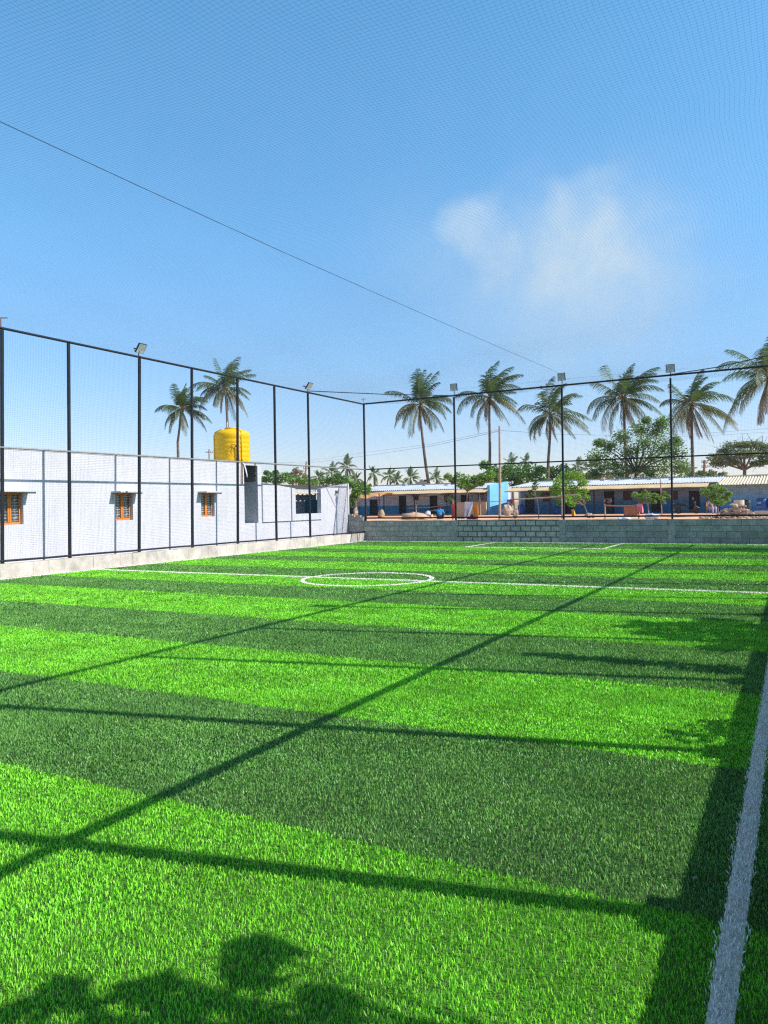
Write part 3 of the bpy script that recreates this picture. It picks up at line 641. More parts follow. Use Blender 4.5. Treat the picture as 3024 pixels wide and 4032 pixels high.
mb.build('moulded_rib', M['tank'], tk, smooth=True)
def tp(a_, r_, z_): return (TC.x+r_*math.cos(a_), TC.y+r_*math.sin(a_), TC.z+z_)
mb = MB(); mb.tube([tp(-.62, .66, .62), tp(-.62, .72, .62), tp(-.60, .73, .5), tp(-.58, .73, .05), tp(-.58, .74, -.05)], .02, 6); mb.build('outlet_pipe', M['brownpipe'], tk)
mb = MB(); mb.tube([tp(-.95, .68, .28), tp(-.98, .70, .36), tp(-.93, .70, .46), tp(-.97, .70, .56), tp(-.9, .70, .63), tp(-.75, .70, .62), tp(-.66, .70, .5)], .012, 5); mb.build('hose', M['brownpipe'], tk)
mb = MB(); mb.tube([tp(2.6, .5, 1.1), tp(2.6, .5, 1.55)], .018, 6); mb.build('vent_pipe', M['grille'], tk)

# ------------------------------------------------------------------ foliage
def leaf_cloud(centres, radii, n, size, flat=1., spread=None, droop=0, inner=.25):
    c = np.array(centres); r = np.array(radii); i = rng.integers(0, len(c), n)
    d = rng.normal(0, 1, (n, 3)); d /= np.linalg.norm(d, axis=1)[:, None]; d[:, 2] *= flat
    P = c[i]+d*(r[i]*(.8+.35*rng.random(n))*rng.uniform(inner, 1, n)**.6)[:, None]
    return leaves_at(P, size, droop)
def leaves_at(P, size, droop=0):
    n = len(P); a = rng.normal(0, 1, (n, 3)); a[:, 2] = a[:, 2]*.55-droop; a /= np.linalg.norm(a, axis=1)[:, None]
    b = np.cross(a, rng.normal(0, 1, (n, 3))); b /= np.linalg.norm(b, axis=1)[:, None]
    s = (size*rng.uniform(.6, 1.3, n))[:, None]
    V = np.stack([P-a*s*.5, P+b*s*.26-a*s*.05, P+a*s*.6, P-b*s*.26-a*s*.05], 1).reshape(-1, 3)
    return V, np.arange(n*4).reshape(n, 4)
def limbs(mb, base, trunk_top, tips, r0, r1, seed, bend=.15):
    g = random.Random(seed); base, trunk_top = Vector(base), Vector(trunk_top)
    mid = base.lerp(trunk_top, .5)+Vector((g.uniform(-1, 1), g.uniform(-1, 1), 0))*(trunk_top-base).length*.04
    mb.tube([base, mid, trunk_top], [r0, r0*.85, r0*.7], 8)
    for tp_ in tips:
        tp_ = Vector(tp_); m1 = trunk_top.lerp(tp_, .45)+Vector((g.uniform(-1, 1), g.uniform(-1, 1), g.uniform(-.3, .8)))*(tp_-trunk_top).length*bend
        mb.tube([trunk_top, m1, tp_], [r0*.5, r0*.32, r1], 5)
def tree(name, base, fork, clumps, leafmat, nleaf, size, label, cat='tree', r0=.1, group=None, bark='bark', flat=.75, droop=.2, twigs=0, seed=1, swell=1.15, inner=.25):
    """trunk and limbs to every clump, leaves through each clump's volume"""
    t = thing(name, base, label, cat, group)
    mb = MB(); limbs(mb, base, fork, [c[:3] for c in clumps], r0, r0*.12, seed)
    g = random.Random(seed+5)
    for c in clumps:
        for _ in range(twigs):
            d = Vector((g.gauss(0, 1), g.gauss(0, 1), g.gauss(.3, .8))).normalized()*c[3]*swell*g.uniform(.7, 1.3); mb.tube([c[:3], (c[0]+d.x*.5, c[1]+d.y*.5, c[2]+d.z*.6), (c[0]+d.x, c[1]+d.y, c[2]+d.z)], [r0*.14, r0*.09, r0*.04], 4)
    mb.build('trunk', M[bark], t)
    V, F = leaf_cloud([c[:3] for c in clumps], [c[3]*swell*g.uniform(.7, 1.25) for c in clumps], nleaf, size, flat, droop=droop, inner=inner)
    np_mesh('crown', V, F, M[leafmat], t)
    return t
def px_clumps(D_Y, pts, depth=0.6, seed=1):
    """clumps at photo pixels (u, v, r_px) on the plane Y = D_Y, scattered a little in depth"""
    g = random.Random(seed); out = []
    for u, v, r in pts:
        y = D_Y+g.uniform(-depth, depth); p = at(u, v, Y=y); k = (p-Vector((0, 0, EYE))).length/FP; out.append((p.x, p.y, p.z, r*k))
    return out

def palm(u_top, v_top, D, trunk, L0, seed, label, wind=.35, n=26, far=False, dry=3, lean_old=0, name='coconut_palm', group='coconut palms', r_tr=.17, skirt=0):
    """coconut palm at distance D: trunk through photo pixels, feathered fronds of different ages"""
    g = random.Random(seed); k = lambda u, v: Vector((0, 0, EYE))+Vector(ray(u, v))*D
    top = k(u_top, v_top); pts = [k(*p) for p in trunk]
    b = pts[0].copy(); zb = .3
    if b.z > zb:
        low = pts[0]+(pts[0]-pts[1]).normalized()*((pts[0].z-zb)/max(.2, (pts[1]-pts[0]).normalized().z)); pts = [Vector((low.x, low.y, zb))]+pts
    t = thing(name, pts[0], label, 'palm tree', group)
    allp = pts+[top]; mb = MB(); nn = len(allp); rr = [r_tr*(1.25-.55*i/(nn-1)) for i in range(nn)]; rr[0] *= 1.25
    mb.tube(allp, rr, 8); mb.build('trunk', M['palm_bark'], t, smooth=True)
    wd = Vector(c_right)*wind
    mbc = MB(); LV, LM = [], []
    def frond(az, el, ln, age, droop):
        d0 = Vector((math.cos(az)*math.cos(el), math.sin(az)*math.cos(el), math.sin(el)))
        p = top.copy(); d = d0.copy(); path = [p.copy()]; ns = 9
        for i in range(ns):
            s = (i+1)/ns; d = (d+Vector((0, 0, -1))*droop*s*.30+wd*(.08+.30*s*s)).normalized(); p = p+d*ln/ns; path.append(p.copy())
        mbc.tube(path, [.055*(1-.85*i/ns) for i in range(ns+1)], 4, m=4)
        nl = 17 if far else 34
        for i in range(2, nl+1):
            s = .12+.88*i/nl; q = s*ns; j = min(int(q), ns-1); pp = path[j].lerp(path[j+1], q-j); tg = (path[j+1]-path[j]).normalized()
            sidev = tg.cross(Vector((0, 0, 1)))
            sidev = sidev.normalized() if sidev.length > .05 else Vector((1, 0, 0))
            ll = ln*.30*math.sin(math.pi*min(1, .20+.74*s))**.6*g.uniform(.85, 1.1)
            for sg in (-1, 1):
                ld = (sidev*sg*(.75-.25*age)+tg*.55+Vector((0, 0, -1))*(.12+.5*age+g.uniform(0, .3))+wd*.45).normalized()
                e1 = pp+ld*ll*.55; e2 = pp+(ld+Vector((0, 0, -.25))).normalized()*ll
                wv_ = tg*(.085 if far else .036)*g.uniform(.8, 1.2); LV.append([pp-wv_, pp+wv_, e1+wv_*.9, e1-wv_*.9, e2]); LM.append(0 if age < .3 else 1 if age < .72 else 2 if age < .95 else 3)
    for i in range(n):
        a = i/(n-1); az = i*2.39996+g.uniform(-.55, .55)
        el = R(88-116*a+g.uniform(-15, 15)); frond(az, el, L0*(1-.22*(1-a)**3)*g.uniform(.70, 1.2), a*.9+g.uniform(-.08, .08), .30+1.0*a+g.uniform(-.15, .25))
    for i in range(dry): frond(g.uniform(0, 6.28), R(-55+g.uniform(-15, 10)), L0*g.uniform(.55, .8), 1, 1.4)
    for i in range(skirt): frond(g.uniform(0, 6.28), R(-72+g.uniform(-8, 8)), L0*g.uniform(.7, .95), .97, 1.2)
    A = np.array([[tuple(p) for p in q] for q in LV]).reshape(-1, 3); nL = len(LV); b_ = (np.arange(nL)*5)[:, None]
    Fq = np.concatenate([b_+np.array([[0, 1, 2]]), b_+np.array([[0, 2, 3]]), b_+np.array([[3, 2, 4]])]); mi = np.tile(np.array(LM), 3)
    Va = np.array(mbc.v); FT = np.array([tri for q in mbc.f for tri in ((q[0], q[1], q[2]), (q[0], q[2], q[3]))])
    mats = [M['palm_hazed']]*2+[M['leaf_olive'], M['palm_d'], M['rachis']] if far else [M['palm_y'], M['palm_m'], M['palm_o'], M['palm_d'], M['rachis']]
    np_mesh('crown', np.concatenate([A, Va]), np.concatenate([Fq, FT+len(A)]), mats, t, mi=np.concatenate([mi, np.full(len(FT), 4)]))
    if not far:
        mb = MB()
        for i in range(9):
            a_ = g.uniform(0, 6.28); mb.blob(top+Vector((math.cos(a_)*.16, math.sin(a_)*.16, -.2-.06*i)), .17, 8, .05, sd=i)
        mb.build('coconuts', M['palm_o'], t, smooth=True)
    return t
palm(715, 1612, 100, [(702, 1810), (700, 1740), (706, 1690)], 4.3, 21, 'dark coconut palm with a bent trunk, left of the yellow tank', .25, 27)
palm(886, 1530, 100, [(897, 1690), (893, 1620)], 4.4, 22, 'tall coconut palm rising straight behind the yellow water tank', .15, 30, dry=4)
palm(1655, 1592, 90, [(1692, 1920), (1686, 1895), (1675, 1822), (1665, 1738), (1656, 1650)], 4.4, 23, 'coconut palm with a leaning curved trunk beside the leftmost far floodlight', .2, 28, dry=3)
palm(1928, 1566, 90, [(1928, 1900), (1928, 1856), (1929, 1760), (1927, 1640)], 4.5, 24, 'windswept coconut palm with a slender straight trunk behind the tall bare pole', .55, 27, dry=4)
palm(2166, 1632, 88, [(2156, 1900), (2160, 1800), (2166, 1710)], 4.4, 25, 'coconut palm partly hidden by the middle far floodlight post', .55, 27, dry=3)
palm(2455, 1570, 80, [(2469, 1900), (2466, 1830), (2461, 1720), (2458, 1640)], 4.5, 26, 'coconut palm with a thin pale trunk in front of the feathery thorn tree', .5, 28, dry=4, skirt=1)
palm(2722, 1595, 80, [(2729, 1900), (2727, 1800), (2724, 1700)], 4.4, 27, 'coconut palm with hanging dead fronds down its trunk', .5, 25, dry=3, skirt=5)
palm(3030, 1492, 68, [(3046, 1900), (3042, 1700)], 5.3, 28, 'large coconut palm cut off by the right edge of the picture', .1, 24, dry=5)
FARP = [(1471, 1866, 210, 46, 'just right of the corner post, nearest to it', 1905), (1534, 1873, 210, 42, 'second along from the corner post', 1910), (1562, 1892, 190, 36, 'low and half hidden behind its neighbour', 1912), (1616, 1885, 200, 44, 'left of the leaning palm trunk', 1912),
        (1718, 1886, 200, 40, 'right of the leaning palm trunk', 1912), (2014, 1825, 230, 40, 'above the green thicket left of the middle floodlight post', 1880), (2071, 1818, 230, 36, 'above the thicket beside the windswept palm', 1880),
        (2276, 1840, 220, 40, 'just right of the middle floodlight post', 1900), (2329, 1848, 190, 58, 'broad with dry fronds left of the thorn tree', 1900), (2700, 1866, 200, 44, 'at the foot of the palm with dead fronds', 1900),
        (1255, 1878, 190, 34, 'left of the mast behind the annex', 1905), (1306, 1862, 190, 46, 'behind the roof of the annex', 1905), (1366, 1838, 170, 50, 'tallest above the end of the annex', 1905), (1401, 1888, 170, 36, 'low beside the annex end wall', 1910)]
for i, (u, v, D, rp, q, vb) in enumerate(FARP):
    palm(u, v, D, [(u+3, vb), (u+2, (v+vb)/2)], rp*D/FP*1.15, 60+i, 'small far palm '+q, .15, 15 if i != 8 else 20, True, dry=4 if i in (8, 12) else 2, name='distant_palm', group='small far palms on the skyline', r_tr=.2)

# trees behind the houses
tree('thorn_tree', at(2500, 2000, Y=78), at(2505, 1860, Y=78), px_clumps(78, [(2350, 1800, 34), (2365, 1850, 34), (2400, 1760, 36), (2420, 1830, 40), (2450, 1720, 36), (2480, 1780, 42), (2500, 1850, 45), (2520, 1690, 34), (2540, 1745, 42), (2570, 1810, 45), (2590, 1700, 32), (2610, 1760, 38), (2620, 1850, 42), (2655, 1790, 38), (2680, 1840, 34), (2605, 1665, 20), (2545, 1655, 18), (2660, 1740, 26), (2360, 1745, 22), (2440, 1870, 40), (2560, 1870, 40), (2340, 1870, 26)], 1.6),
     'leaf_thorn', 12500, .23, 'big feathery thorn tree behind the right hand row house', r0=.22, twigs=9, droop=-.1, seed=4, swell=1.45, inner=.0)
tree('umbrella_thorn_tree', at(2935, 1960, Y=110), at(2932, 1850, Y=110), px_clumps(110, [(2825, 1800, 24), (2850, 1780, 26), (2885, 1760, 26), (2925, 1752, 28), (2965, 1750, 28), (3005, 1762, 28), (3045, 1780, 28), (2865, 1805, 24), (2910, 1790, 26), (2955, 1785, 26), (3000, 1795, 28), (3035, 1815, 26), (2830, 1825, 20), (2890, 1822, 20), (2985, 1825, 24)], 2.0),
     'leaf_olive', 11000, .25, 'flat topped olive thorn tree at the right behind the tan roof', r0=.30, flat=.45, twigs=10, droop=0, seed=8, swell=1.6, inner=.0)
def bush(pts, Y, m, n, size, label, seed, name='bush', group='bushes behind the houses', twigs=2, flat=.8):
    c = px_clumps(Y, pts, 1.2, seed); x = sum(q[0] for q in c)/len(c); zt = min(q[2] for q in c)
    return tree(name, (x, Y, .3), (x, Y, max(.6, zt-.3)), c, m, n, size, label, 'bush', .09, group, flat=flat, droop=.1, twigs=twigs, seed=seed)
bush([(1900, 1880, 26), (1935, 1850, 30), (1960, 1875, 30), (1990, 1850, 28), (1905, 1830, 18), (1915, 1905, 26), (1975, 1905, 26)], 80, 'leaf_mid', 1700, .34, 'rounded green tree behind the blue gable wall', 11)
bush([(2020, 1850, 34), (2055, 1880, 36), (2030, 1900, 30), (2085, 1855, 32), (2110, 1880, 34), (2140, 1900, 26), (2130, 1850, 26), (2000, 1885, 26)], 84, 'leaf_mid', 2400, .34, 'broad bright green thicket behind the gap between the two rows', 12)
bush([(2165, 1855, 28), (2190, 1880, 30), (2220, 1850, 28), (2250, 1870, 28), (2210, 1895, 26), (2260, 1895, 22)], 88, 'leaf_dark', 1600, .36, 'dark green tree behind the middle far floodlight post', 13)
bush([(2300, 1880, 20), (2340, 1885, 24), (2385, 1885, 24)], 100, 'leaf_dry', 700, .40, 'dry brown scrub at the foot of the broad far palm', 14)
bush([(2760, 1870, 22), (2800, 1868, 24), (2845, 1872, 22), (2725, 1875, 18)], 100, 'leaf_olive', 900, .36, 'dusty olive scrub below the flat topped thorn tree', 15)
bush([(1040, 1890, 22), (1070, 1880, 24), (1095, 1890, 22), (1050, 1862, 12), (1120, 1880, 20), (1085, 1862, 10)], 52, 'leaf_mid', 1500, .22, 'leafy bush rising next to the water tank gap', 16)
bush([(1130, 1870, 10), (1150, 1890, 22), (1180, 1895, 22), (1205, 1900, 20), (1235, 1900, 20)], 54, 'leaf_glossy', 1300, .22, 'leafy bush behind the sloping wall of the annex', 17)
bush([(1165, 1855, 16), (1180, 1866, 18), (1150, 1870, 14), (1200, 1876, 14)], 95, 'leaf_dry', 420, .42, 'pale dry bush by the leaning utility pole', 18)
bush([(1280, 1898, 20), (1310, 1890, 22), (1340, 1890, 22), (1365, 1895, 22), (1330, 1872, 14)], 56, 'leaf_mid', 1400, .22, 'green bush above the dark annex roof', 19)
bush([(1385, 1910, 24), (1405, 1935, 26), (1395, 1960, 22), (1425, 1915, 22), (1440, 1930, 20), (1385, 1985, 14)], 46, 'leaf_glossy', 1500, .20, 'leafy vine bush hanging beside the end of the annex', 20)
bush([(1480, 1914, 10), (1510, 1916, 9), (1455, 1912, 10)], 72, 'leaf_glossy', 260, .22, 'low creeper lying on the left end of the roof', 30)

# trees in the yard in front of the row houses
tree('almond_tree', at(1841, 2035, Y=58), at(1840, 1935, Y=58), px_clumps(58, [(1765, 1878, 17), (1785, 1892, 20), (1810, 1880, 20), (1815, 1905, 18), (1840, 1890, 22), (1845, 1912, 20), (1870, 1885, 20), (1875, 1905, 18), (1900, 1880, 20), (1925, 1885, 20), (1950, 1875, 20), (1930, 1868, 16), (1960, 1890, 14), (1895, 1898, 16)], .9),
     'leaf_glossy', 2300, .24, 'flat crowned broad leaved tree shading the left row house', r0=.07, bark='bark', twigs=1, droop=.5, seed=21, flat=.8)
mo = tree('moringa_tree', at(2318, 2047, Y=50), at(2300, 1990, Y=50), px_clumps(50, [(2200, 1900, 20), (2225, 1880, 24), (2250, 1870, 26), (2275, 1875, 24), (2295, 1900, 24), (2240, 1910, 26), (2265, 1930, 28), (2215, 1935, 26), (2190, 1950, 22), (2230, 1965, 24), (2270, 1960, 24), (2300, 1935, 20), (2180, 1925, 20), (2250, 1985, 18), (2205, 1980, 18), (2310, 1960, 12)], .9),
     'leaf_bright', 3600, .15, 'bright yellow green feathery tree growing in front of the middle post', r0=.05, twigs=3, droop=.3, seed=22)
tree('sapling', at(2121, 2047, Y=49), at(2115, 1965, Y=49), px_clumps(49, [(2080, 1955, 12), (2095, 1940, 13), (2110, 1905, 12), (2105, 1920, 10), (2125, 1945, 11), (2085, 1935, 9), (2140, 1950, 8)], .3),
     'leaf_dark', 420, .16, 'thin sapling with a bent white stem left of the bright tree', r0=.035, bark='bark_pale', group='saplings in the yard', twigs=1, droop=.5, seed=23)
tree('sapling', at(2554, 2047, Y=49), at(2551, 1985, Y=49), px_clumps(49, [(2500, 1948, 12), (2520, 1955, 15), (2545, 1950, 16), (2560, 1965, 15), (2580, 1950, 14), (2575, 1975, 12), (2525, 1975, 12), (2600, 1960, 12), (2540, 1935, 8)], .35),
     'leaf_glossy', 900, .16, 'small spreading tree beside the brown mat on the rail', r0=.045, bark='bark_pale', group='saplings in the yard', twigs=1, droop=.4, seed=24)
tree('sapling', at(2606, 2040, Y=56), at(2604, 1990, Y=56), px_clumps(56, [(2612, 1960, 8), (2622, 1950, 9), (2635, 1955, 9), (2612, 1978, 9), (2615, 1940, 8)], .3), 'leaf_glossy', 260, .16, 'little leafy shoot wound round the crooked lamp pipe', r0=.02, group='saplings in the yard', seed=25)
tree('sapling', at(2828, 2040, Y=52), at(2826, 1995, Y=52), px_clumps(52, [(2775, 1935, 14), (2795, 1925, 18), (2820, 1920, 20), (2845, 1930, 18), (2870, 1945, 16), (2800, 1950, 18), (2830, 1950, 20), (2855, 1965, 16), (2815, 1970, 16), (2835, 1978, 14)], .5),
     'leaf_glossy', 1300, .17, 'dense rounded small tree beside the heap of broken stone', r0=.06, group='saplings in the yard', twigs=1, droop=.4, seed=26)
tree('sapling', at(1782, 2040, Y=57), at(1778, 1990, Y=57), px_clumps(57, [(1768, 1965, 10), (1780, 1955, 10), (1755, 1975, 8), (1775, 1980, 9), (1792, 1962, 7)], .3), 'leaf_dark', 300, .16, 'dark thin shrub behind the washing line by the left row house', r0=.03, group='saplings in the yard', seed=27)

# trees outside the frame, on the sunny side: their shade falls on the pitch
G3 = [(-1.75, 10.55, .22), (-1.45, 10.2, .28), (-1.3, 10.75, .26), (-1.0, 10.35, .34), (-.9, 9.9, .32), (-.85, 10.85, .30), (-.6, 9.55, .30), (-.5, 10.3, .36), (-.45, 10.9, .34), (-.2, 9.8, .34), (-.1, 10.5, .36), (-1.25, 9.75, .24), (-.75, 9.2, .22), (-1.6, 9.85, .16), (.1, 9.3, .3), (.2, 10.9, .3), (-.95, 11.2, .2), (-1.95, 10.3, .12), (-1.9, 10.75, .10)]
tree('shade_tree', (2.1, 10.7, -.05), (1.9, 10.75, 1.2), [(gx+1.115*z, gy+.251*z, z, r) for (gx, gy, r), z in zip(G3, [2.6, 2.4, 2.5, 2.3, 2.2, 2.4, 2.0, 2.2, 2.3, 1.9, 2.1, 2.5, 2.0, 2.7, 1.8, 2.0, 2.5, 2.75, 2.7])], 'leaf_mid', 6800, .10, 'leafy tree outside the near fence shading the pitch', r0=.06, twigs=7, flat=.9)
G2 = [(-.45-.16*i, 8.06+.05*math.sin(i*1.7), 1.0+.135*i) for i in range(14)]
t = thing('shade_shrub', (.62, 8.4, -.05), 'tall slender shrub outside the near fence throwing a long thin shade', 'shrub')
cl = [(gx+1.115*z, gy+.251*z, z) for gx, gy, z in G2]
mb = MB(); mb.tube([(.62, 8.4, -.05), (.62, 8.4, .9)]+cl[::3], [.03, .025]+[.02]*len(cl[::3]), 6); mb.build('trunk', M['bark'], t)
V, F = leaf_cloud(cl, [.24-.010*i for i in range(14)], 620, .13, .8, droop=.3); np_mesh('crown', V, F, M['leaf_mid'], t)
tree('broad_leaved_weed', (.75, 6.25, -.05), (.7, 6.2, .4), [(.56, 6.15, 1.0, .13), (.58, 5.95, 1.08, .12), (.55, 6.35, .95, .12), (.60, 5.82, .86, .10), (.55, 6.05, 1.18, .07)], 'leaf_glossy', 190, .10, 'low weed with broad leaves peeping over the near wall', 'plant', r0=.02)
tree('shade_tree', (4.2, 27.6, -.05), (4.0, 27.6, 2.2), [(3.2, 27.4, 4.3, .8), (2.2, 27.2, 3.6, .7), (3.6, 26.9, 3.4, .8), (1.6, 27.5, 3.0, .6), (2.8, 27.9, 4.0, .7), (1.3, 26.9, 2.4, .5), (3.9, 27.4, 4.6, .7), (2.4, 26.6, 2.8, .6), (3.0, 26.9, 4.6, .5), (2.9, 27.6, 5.5, .7), (3.4, 27.3, 6.1, .6), (2.3, 27.5, 5.2, .6), (2.1, 27.0, 4.6, .6), (2.7, 28.3, 5.9, .5), (1.2, 27.4, 3.6, .5), (.9, 27.2, 2.6, .4)], 'leaf_mid', 8000, .16, 'big tree outside the far right corner shading the pitch end', r0=.12, twigs=3)
LOBES = [(1000, 3722, 80), (1040, 3745, 60), (1010, 3778, 80), (950, 3850, 80), (1060, 3870, 60), (700, 3875, 80), (560, 3895, 70), (620, 3950, 110), (800, 3950, 110), (960, 3990, 110), (250, 3870, 70), (190, 3930, 100), (100, 4000, 130), (400, 4000, 130), (1290, 3925, 60), (1340, 3975, 80), (1260, 4010, 80), (700, 4030, 130), (1000, 4060, 110), (300, 4080, 160)]
cl = []
for i, (u, v, rp) in enumerate(LOBES):
    p = at(u, v, z=0); z = 2.7+.12*(i % 4); cl.append((p.x+1.115*z, p.y+.251*z, z, rp*.00105))
tree('shade_tree', (3.2, 2.6, -.05), (2.6, 2.7, 2.0), cl, 'leaf_glossy', 190, .165, 'broad leaved tree overhanging the near corner from outside', r0=.045, droop=.3, swell=.9, inner=0)

# ------------------------------------------------------------------ row houses across the yard
YH, YE = 66.3, 64.5
def xz(u, v, Y=YH): p = at(u, v, Y=Y); return p.x, p.z
def wallx(mb, x0, x1, z0, z1, ops, y0, y1):
    x = x0
    for xa, xb, za, zb in sorted(ops):
        mb.box((x, y0, z0), (xa, y1, z1))
        if za > z0: mb.box((xa, y0, z0), (xb, y1, za))
        if zb < z1: mb.box((xa, y0, zb), (xb, y1, z1))
        x = xb
    mb.box((x, y0, z0), (x1, y1, z1))
def corrug(x0, x1, ya, za, yb, zb, per=.21, amp=.04):
    n = int((x1-x0)/per*6); mb = MB(); rows = []
    for y, z in ((ya, za), ((ya+yb)/2, (za+zb)/2), (yb, zb)): rows.append([(x0+(x1-x0)*i/n, y, z+amp*math.cos(2*math.pi*(x1-x0)*i/n/per)) for i in range(n+1)])
    mb.sheet(rows); mb.sheet([[(p[0], p[1]+.004, p[2]-.018) for p in rows[0]], rows[0]]); return mb
def uop(u0, u1, v0, v1): a_, b_ = xz(u0, v1), xz(u1, v0); return (a_[0], b_[0], max(a_[1], .5), b_[1])
def row_house(name, label, x0, x1, wallm, roofm, doors, windows, eave, zr, awn=None, posts=(), gable=None):
    h = thing(name, ((x0+x1)/2, YH, .45), label, 'house', 'row houses across the yard')
    ops = [uop(*d) for d in doors]+[uop(*d[:4]) for d in windows]
    mb = MB(); wallx(mb, x0, x1, .35, eave, ops, YH, YH+.22); mb.box((x0, YH+.22, .35), (x0+.2, YH+4, eave)); mb.box((x1-.2, YH+.22, .35), (x1, YH+4, eave)); mb.box((x0, YH+3.8, .35), (x1, YH+4, eave)); mb.build('wall', wallm, h)
    for d in doors:
        xa, xb, za, zb = uop(*d); q = MB(); s = .06
        q.box((xa, YH+.10, za), (xa+s, YH+.18, zb)); q.box((xb-s, YH+.10, za), (xb, YH+.18, zb)); q.box((xa+s, YH+.10, zb-s), (xb-s, YH+.18, zb)); q.box((xa+s, YH+.14, za), (xb-s, YH+.17, zb-s)); dd = q.build('door', M['wood_dark'], h)
    for d in windows:
        xa, xb, za, zb = uop(*d[:4]); q = MB(); s = .05
        for b_ in ((xa, xa+s, za, zb), (xb-s, xb, za, zb), (xa+s, xb-s, za, za+s), (xa+s, xb-s, zb-s, zb)): q.box((b_[0], YH+.04, b_[2]), (b_[1], YH+.12, b_[3]))
        wd_ = q.build('window', M['brown_shutter' if d[4] else 'wood_dark'], h); q = MB(); q.box((xa+s, YH+.07, za+s), (xb-s, YH+.09, zb-s)); q.build('pane', M['brown_shutter' if d[4] else 'glass'], wd_)
        if len(d) > 5: q = MB(); q.box((xa-.25, YH-.25, zb+.02), (xb+.25, YH-.001, zb+.06)); q.build('sunshade', M['wood_dark'], h)
    corrug(x0-.1, x1+.1, YE-.05, eave, YH+4.4, zr).build('roof', roofm, h, smooth=True)
    q = MB(); g = random.Random(int(abs(x0)*10)); xx_ = x0
    while xx_ < x1-.4:
        w_ = g.uniform(.8, 2.2); q.box((xx_, YH+4.2, zr-.12), (min(xx_+w_-.02, x1), YH+4.6, zr+.10+g.uniform(-.02, .03))); xx_ += w_
    q.build('parapet', M['concrete'] if roofm is not M['asb'] else M['pillar'], h)
    for i in range(6):
        xq = g.uniform(x0+1, x1-1); f_ = g.uniform(.55, .95); q = MB(); q.box((xq-.18, YE+f_*(YH+4.2-YE), eave+f_*(zr-eave)+.03), (xq+.18, YE+f_*(YH+4.2-YE)+.2, eave+f_*(zr-eave)+.14)); q.build('roof_brick', M['concrete'], h)
    if awn:
        xa, xb, m = awn; q = MB(); q.sheet([[(xa+(xb-xa)*i/20, YE-1.1, eave-.36-.015*math.sin(i*1.7)) for i in range(21)], [(xa+.5+(xb-xa-.5)*i/20, YE-.02, eave-.07) for i in range(21)]]); q.sheet([[(xa+(xb-xa)*i/20, YE-1.1, eave-.41-.015*math.sin(i*1.7)) for i in range(21)], [(xa+(xb-xa)*i/20, YE-1.1, eave-.36-.015*math.sin(i*1.7)) for i in range(21)]]); q.build('awning', m, h)
        q = MB(); q.bar((xa, YE-1.0, eave-.42), (xb, YE-1.0, eave-.42), .06); q.build('awning_beam', M['wood_dark'], h)
    for u in posts:
        x_ = at(u, 2000, Y=YE-1.0).x; q = MB(); q.tube([(x_, YE-1.0, .35), (x_, YE-1.0, eave-.4)], .055, 6); q.build('veranda_post', M['wood_red' if u % 2 else 'wood_dark'], h)
    return h
E1 = 2.84
h1 = row_house('row_house', 'left row house, white over blue walls under a long cream awning', -38.4, -23.9, M['wall1'], M['asb'],
          [(1571, 1599, 1951, 2028), (1692, 1722, 1951, 2027), (1815, 1846, 1948, 2026), (1456, 1487, 1966, 2036)],
          [(1627, 1648, 1951, 1970, True, 1), (1748, 1770, 1950, 1968, False, 1), (1883, 1906, 1946, 1965, False, 1)], E1, 3.42, (-34.8, -23.9, M['cream']), (1512, 1632, 1760, 1889))
q = MB(); gx_ = -23.8
q.add([(gx_-.25, 64.2, .35), (gx_, 64.2, .35), (gx_, 69.1, .35), (gx_-.25, 69.1, .35), (gx_-.25, 64.2, 3.06), (gx_, 64.2, 3.06), (gx_, 69.1, 3.46), (gx_-.25, 69.1, 3.46)], [(0,3,2,1),(4,5,6,7),(0,1,5,4),(1,2,6,5),(2,3,7,6),(3,0,4,7)]); o = q.build('gable_wall', M['gable'], h1); o['label'] = 'bright blue sunlit end wall'
q = MB(); q.box((-26.9, 63.9, .4), (-24.06, 64.1, 1.62)); q.build('veranda_wall', M['sand'], h1)
q = MB(); q.box((-34.9, 65.5, .36), (-24.06, 66.29, .56)); q.build('plinth', M['concrete'], h1)
row_house('row_house', 'middle row house, pale blue walls behind the trees and the parked scooter', -21.75, -5.45, M['wall2'], M['asb'],
          [(2068, 2104, 1946, 2025), (2226, 2257, 1946, 2024), (2380, 2419, 1934, 2021), (2565, 2603, 1932, 2019), (2713, 2755, 1932, 2016)],
          [(2137, 2166, 1938, 1976, True), (2290, 2322, 1936, 1974, True), (2454, 2489, 1932, 1971, True), (2650, 2669, 1932, 1968, True), (2515, 2536, 1932, 1950, True)], 2.86, 3.38, (-22.2, -6.0, M['cream']), (2045, 2166, 2340, 2528))
row_house('row_house', 'right row house, plain sunless blue wall under a tan ribbed roof', -5.42, 8, M['wall3'], M['asb_tan'], [(3060, 3100, 1936, 2012)], [], 2.62, 3.36)
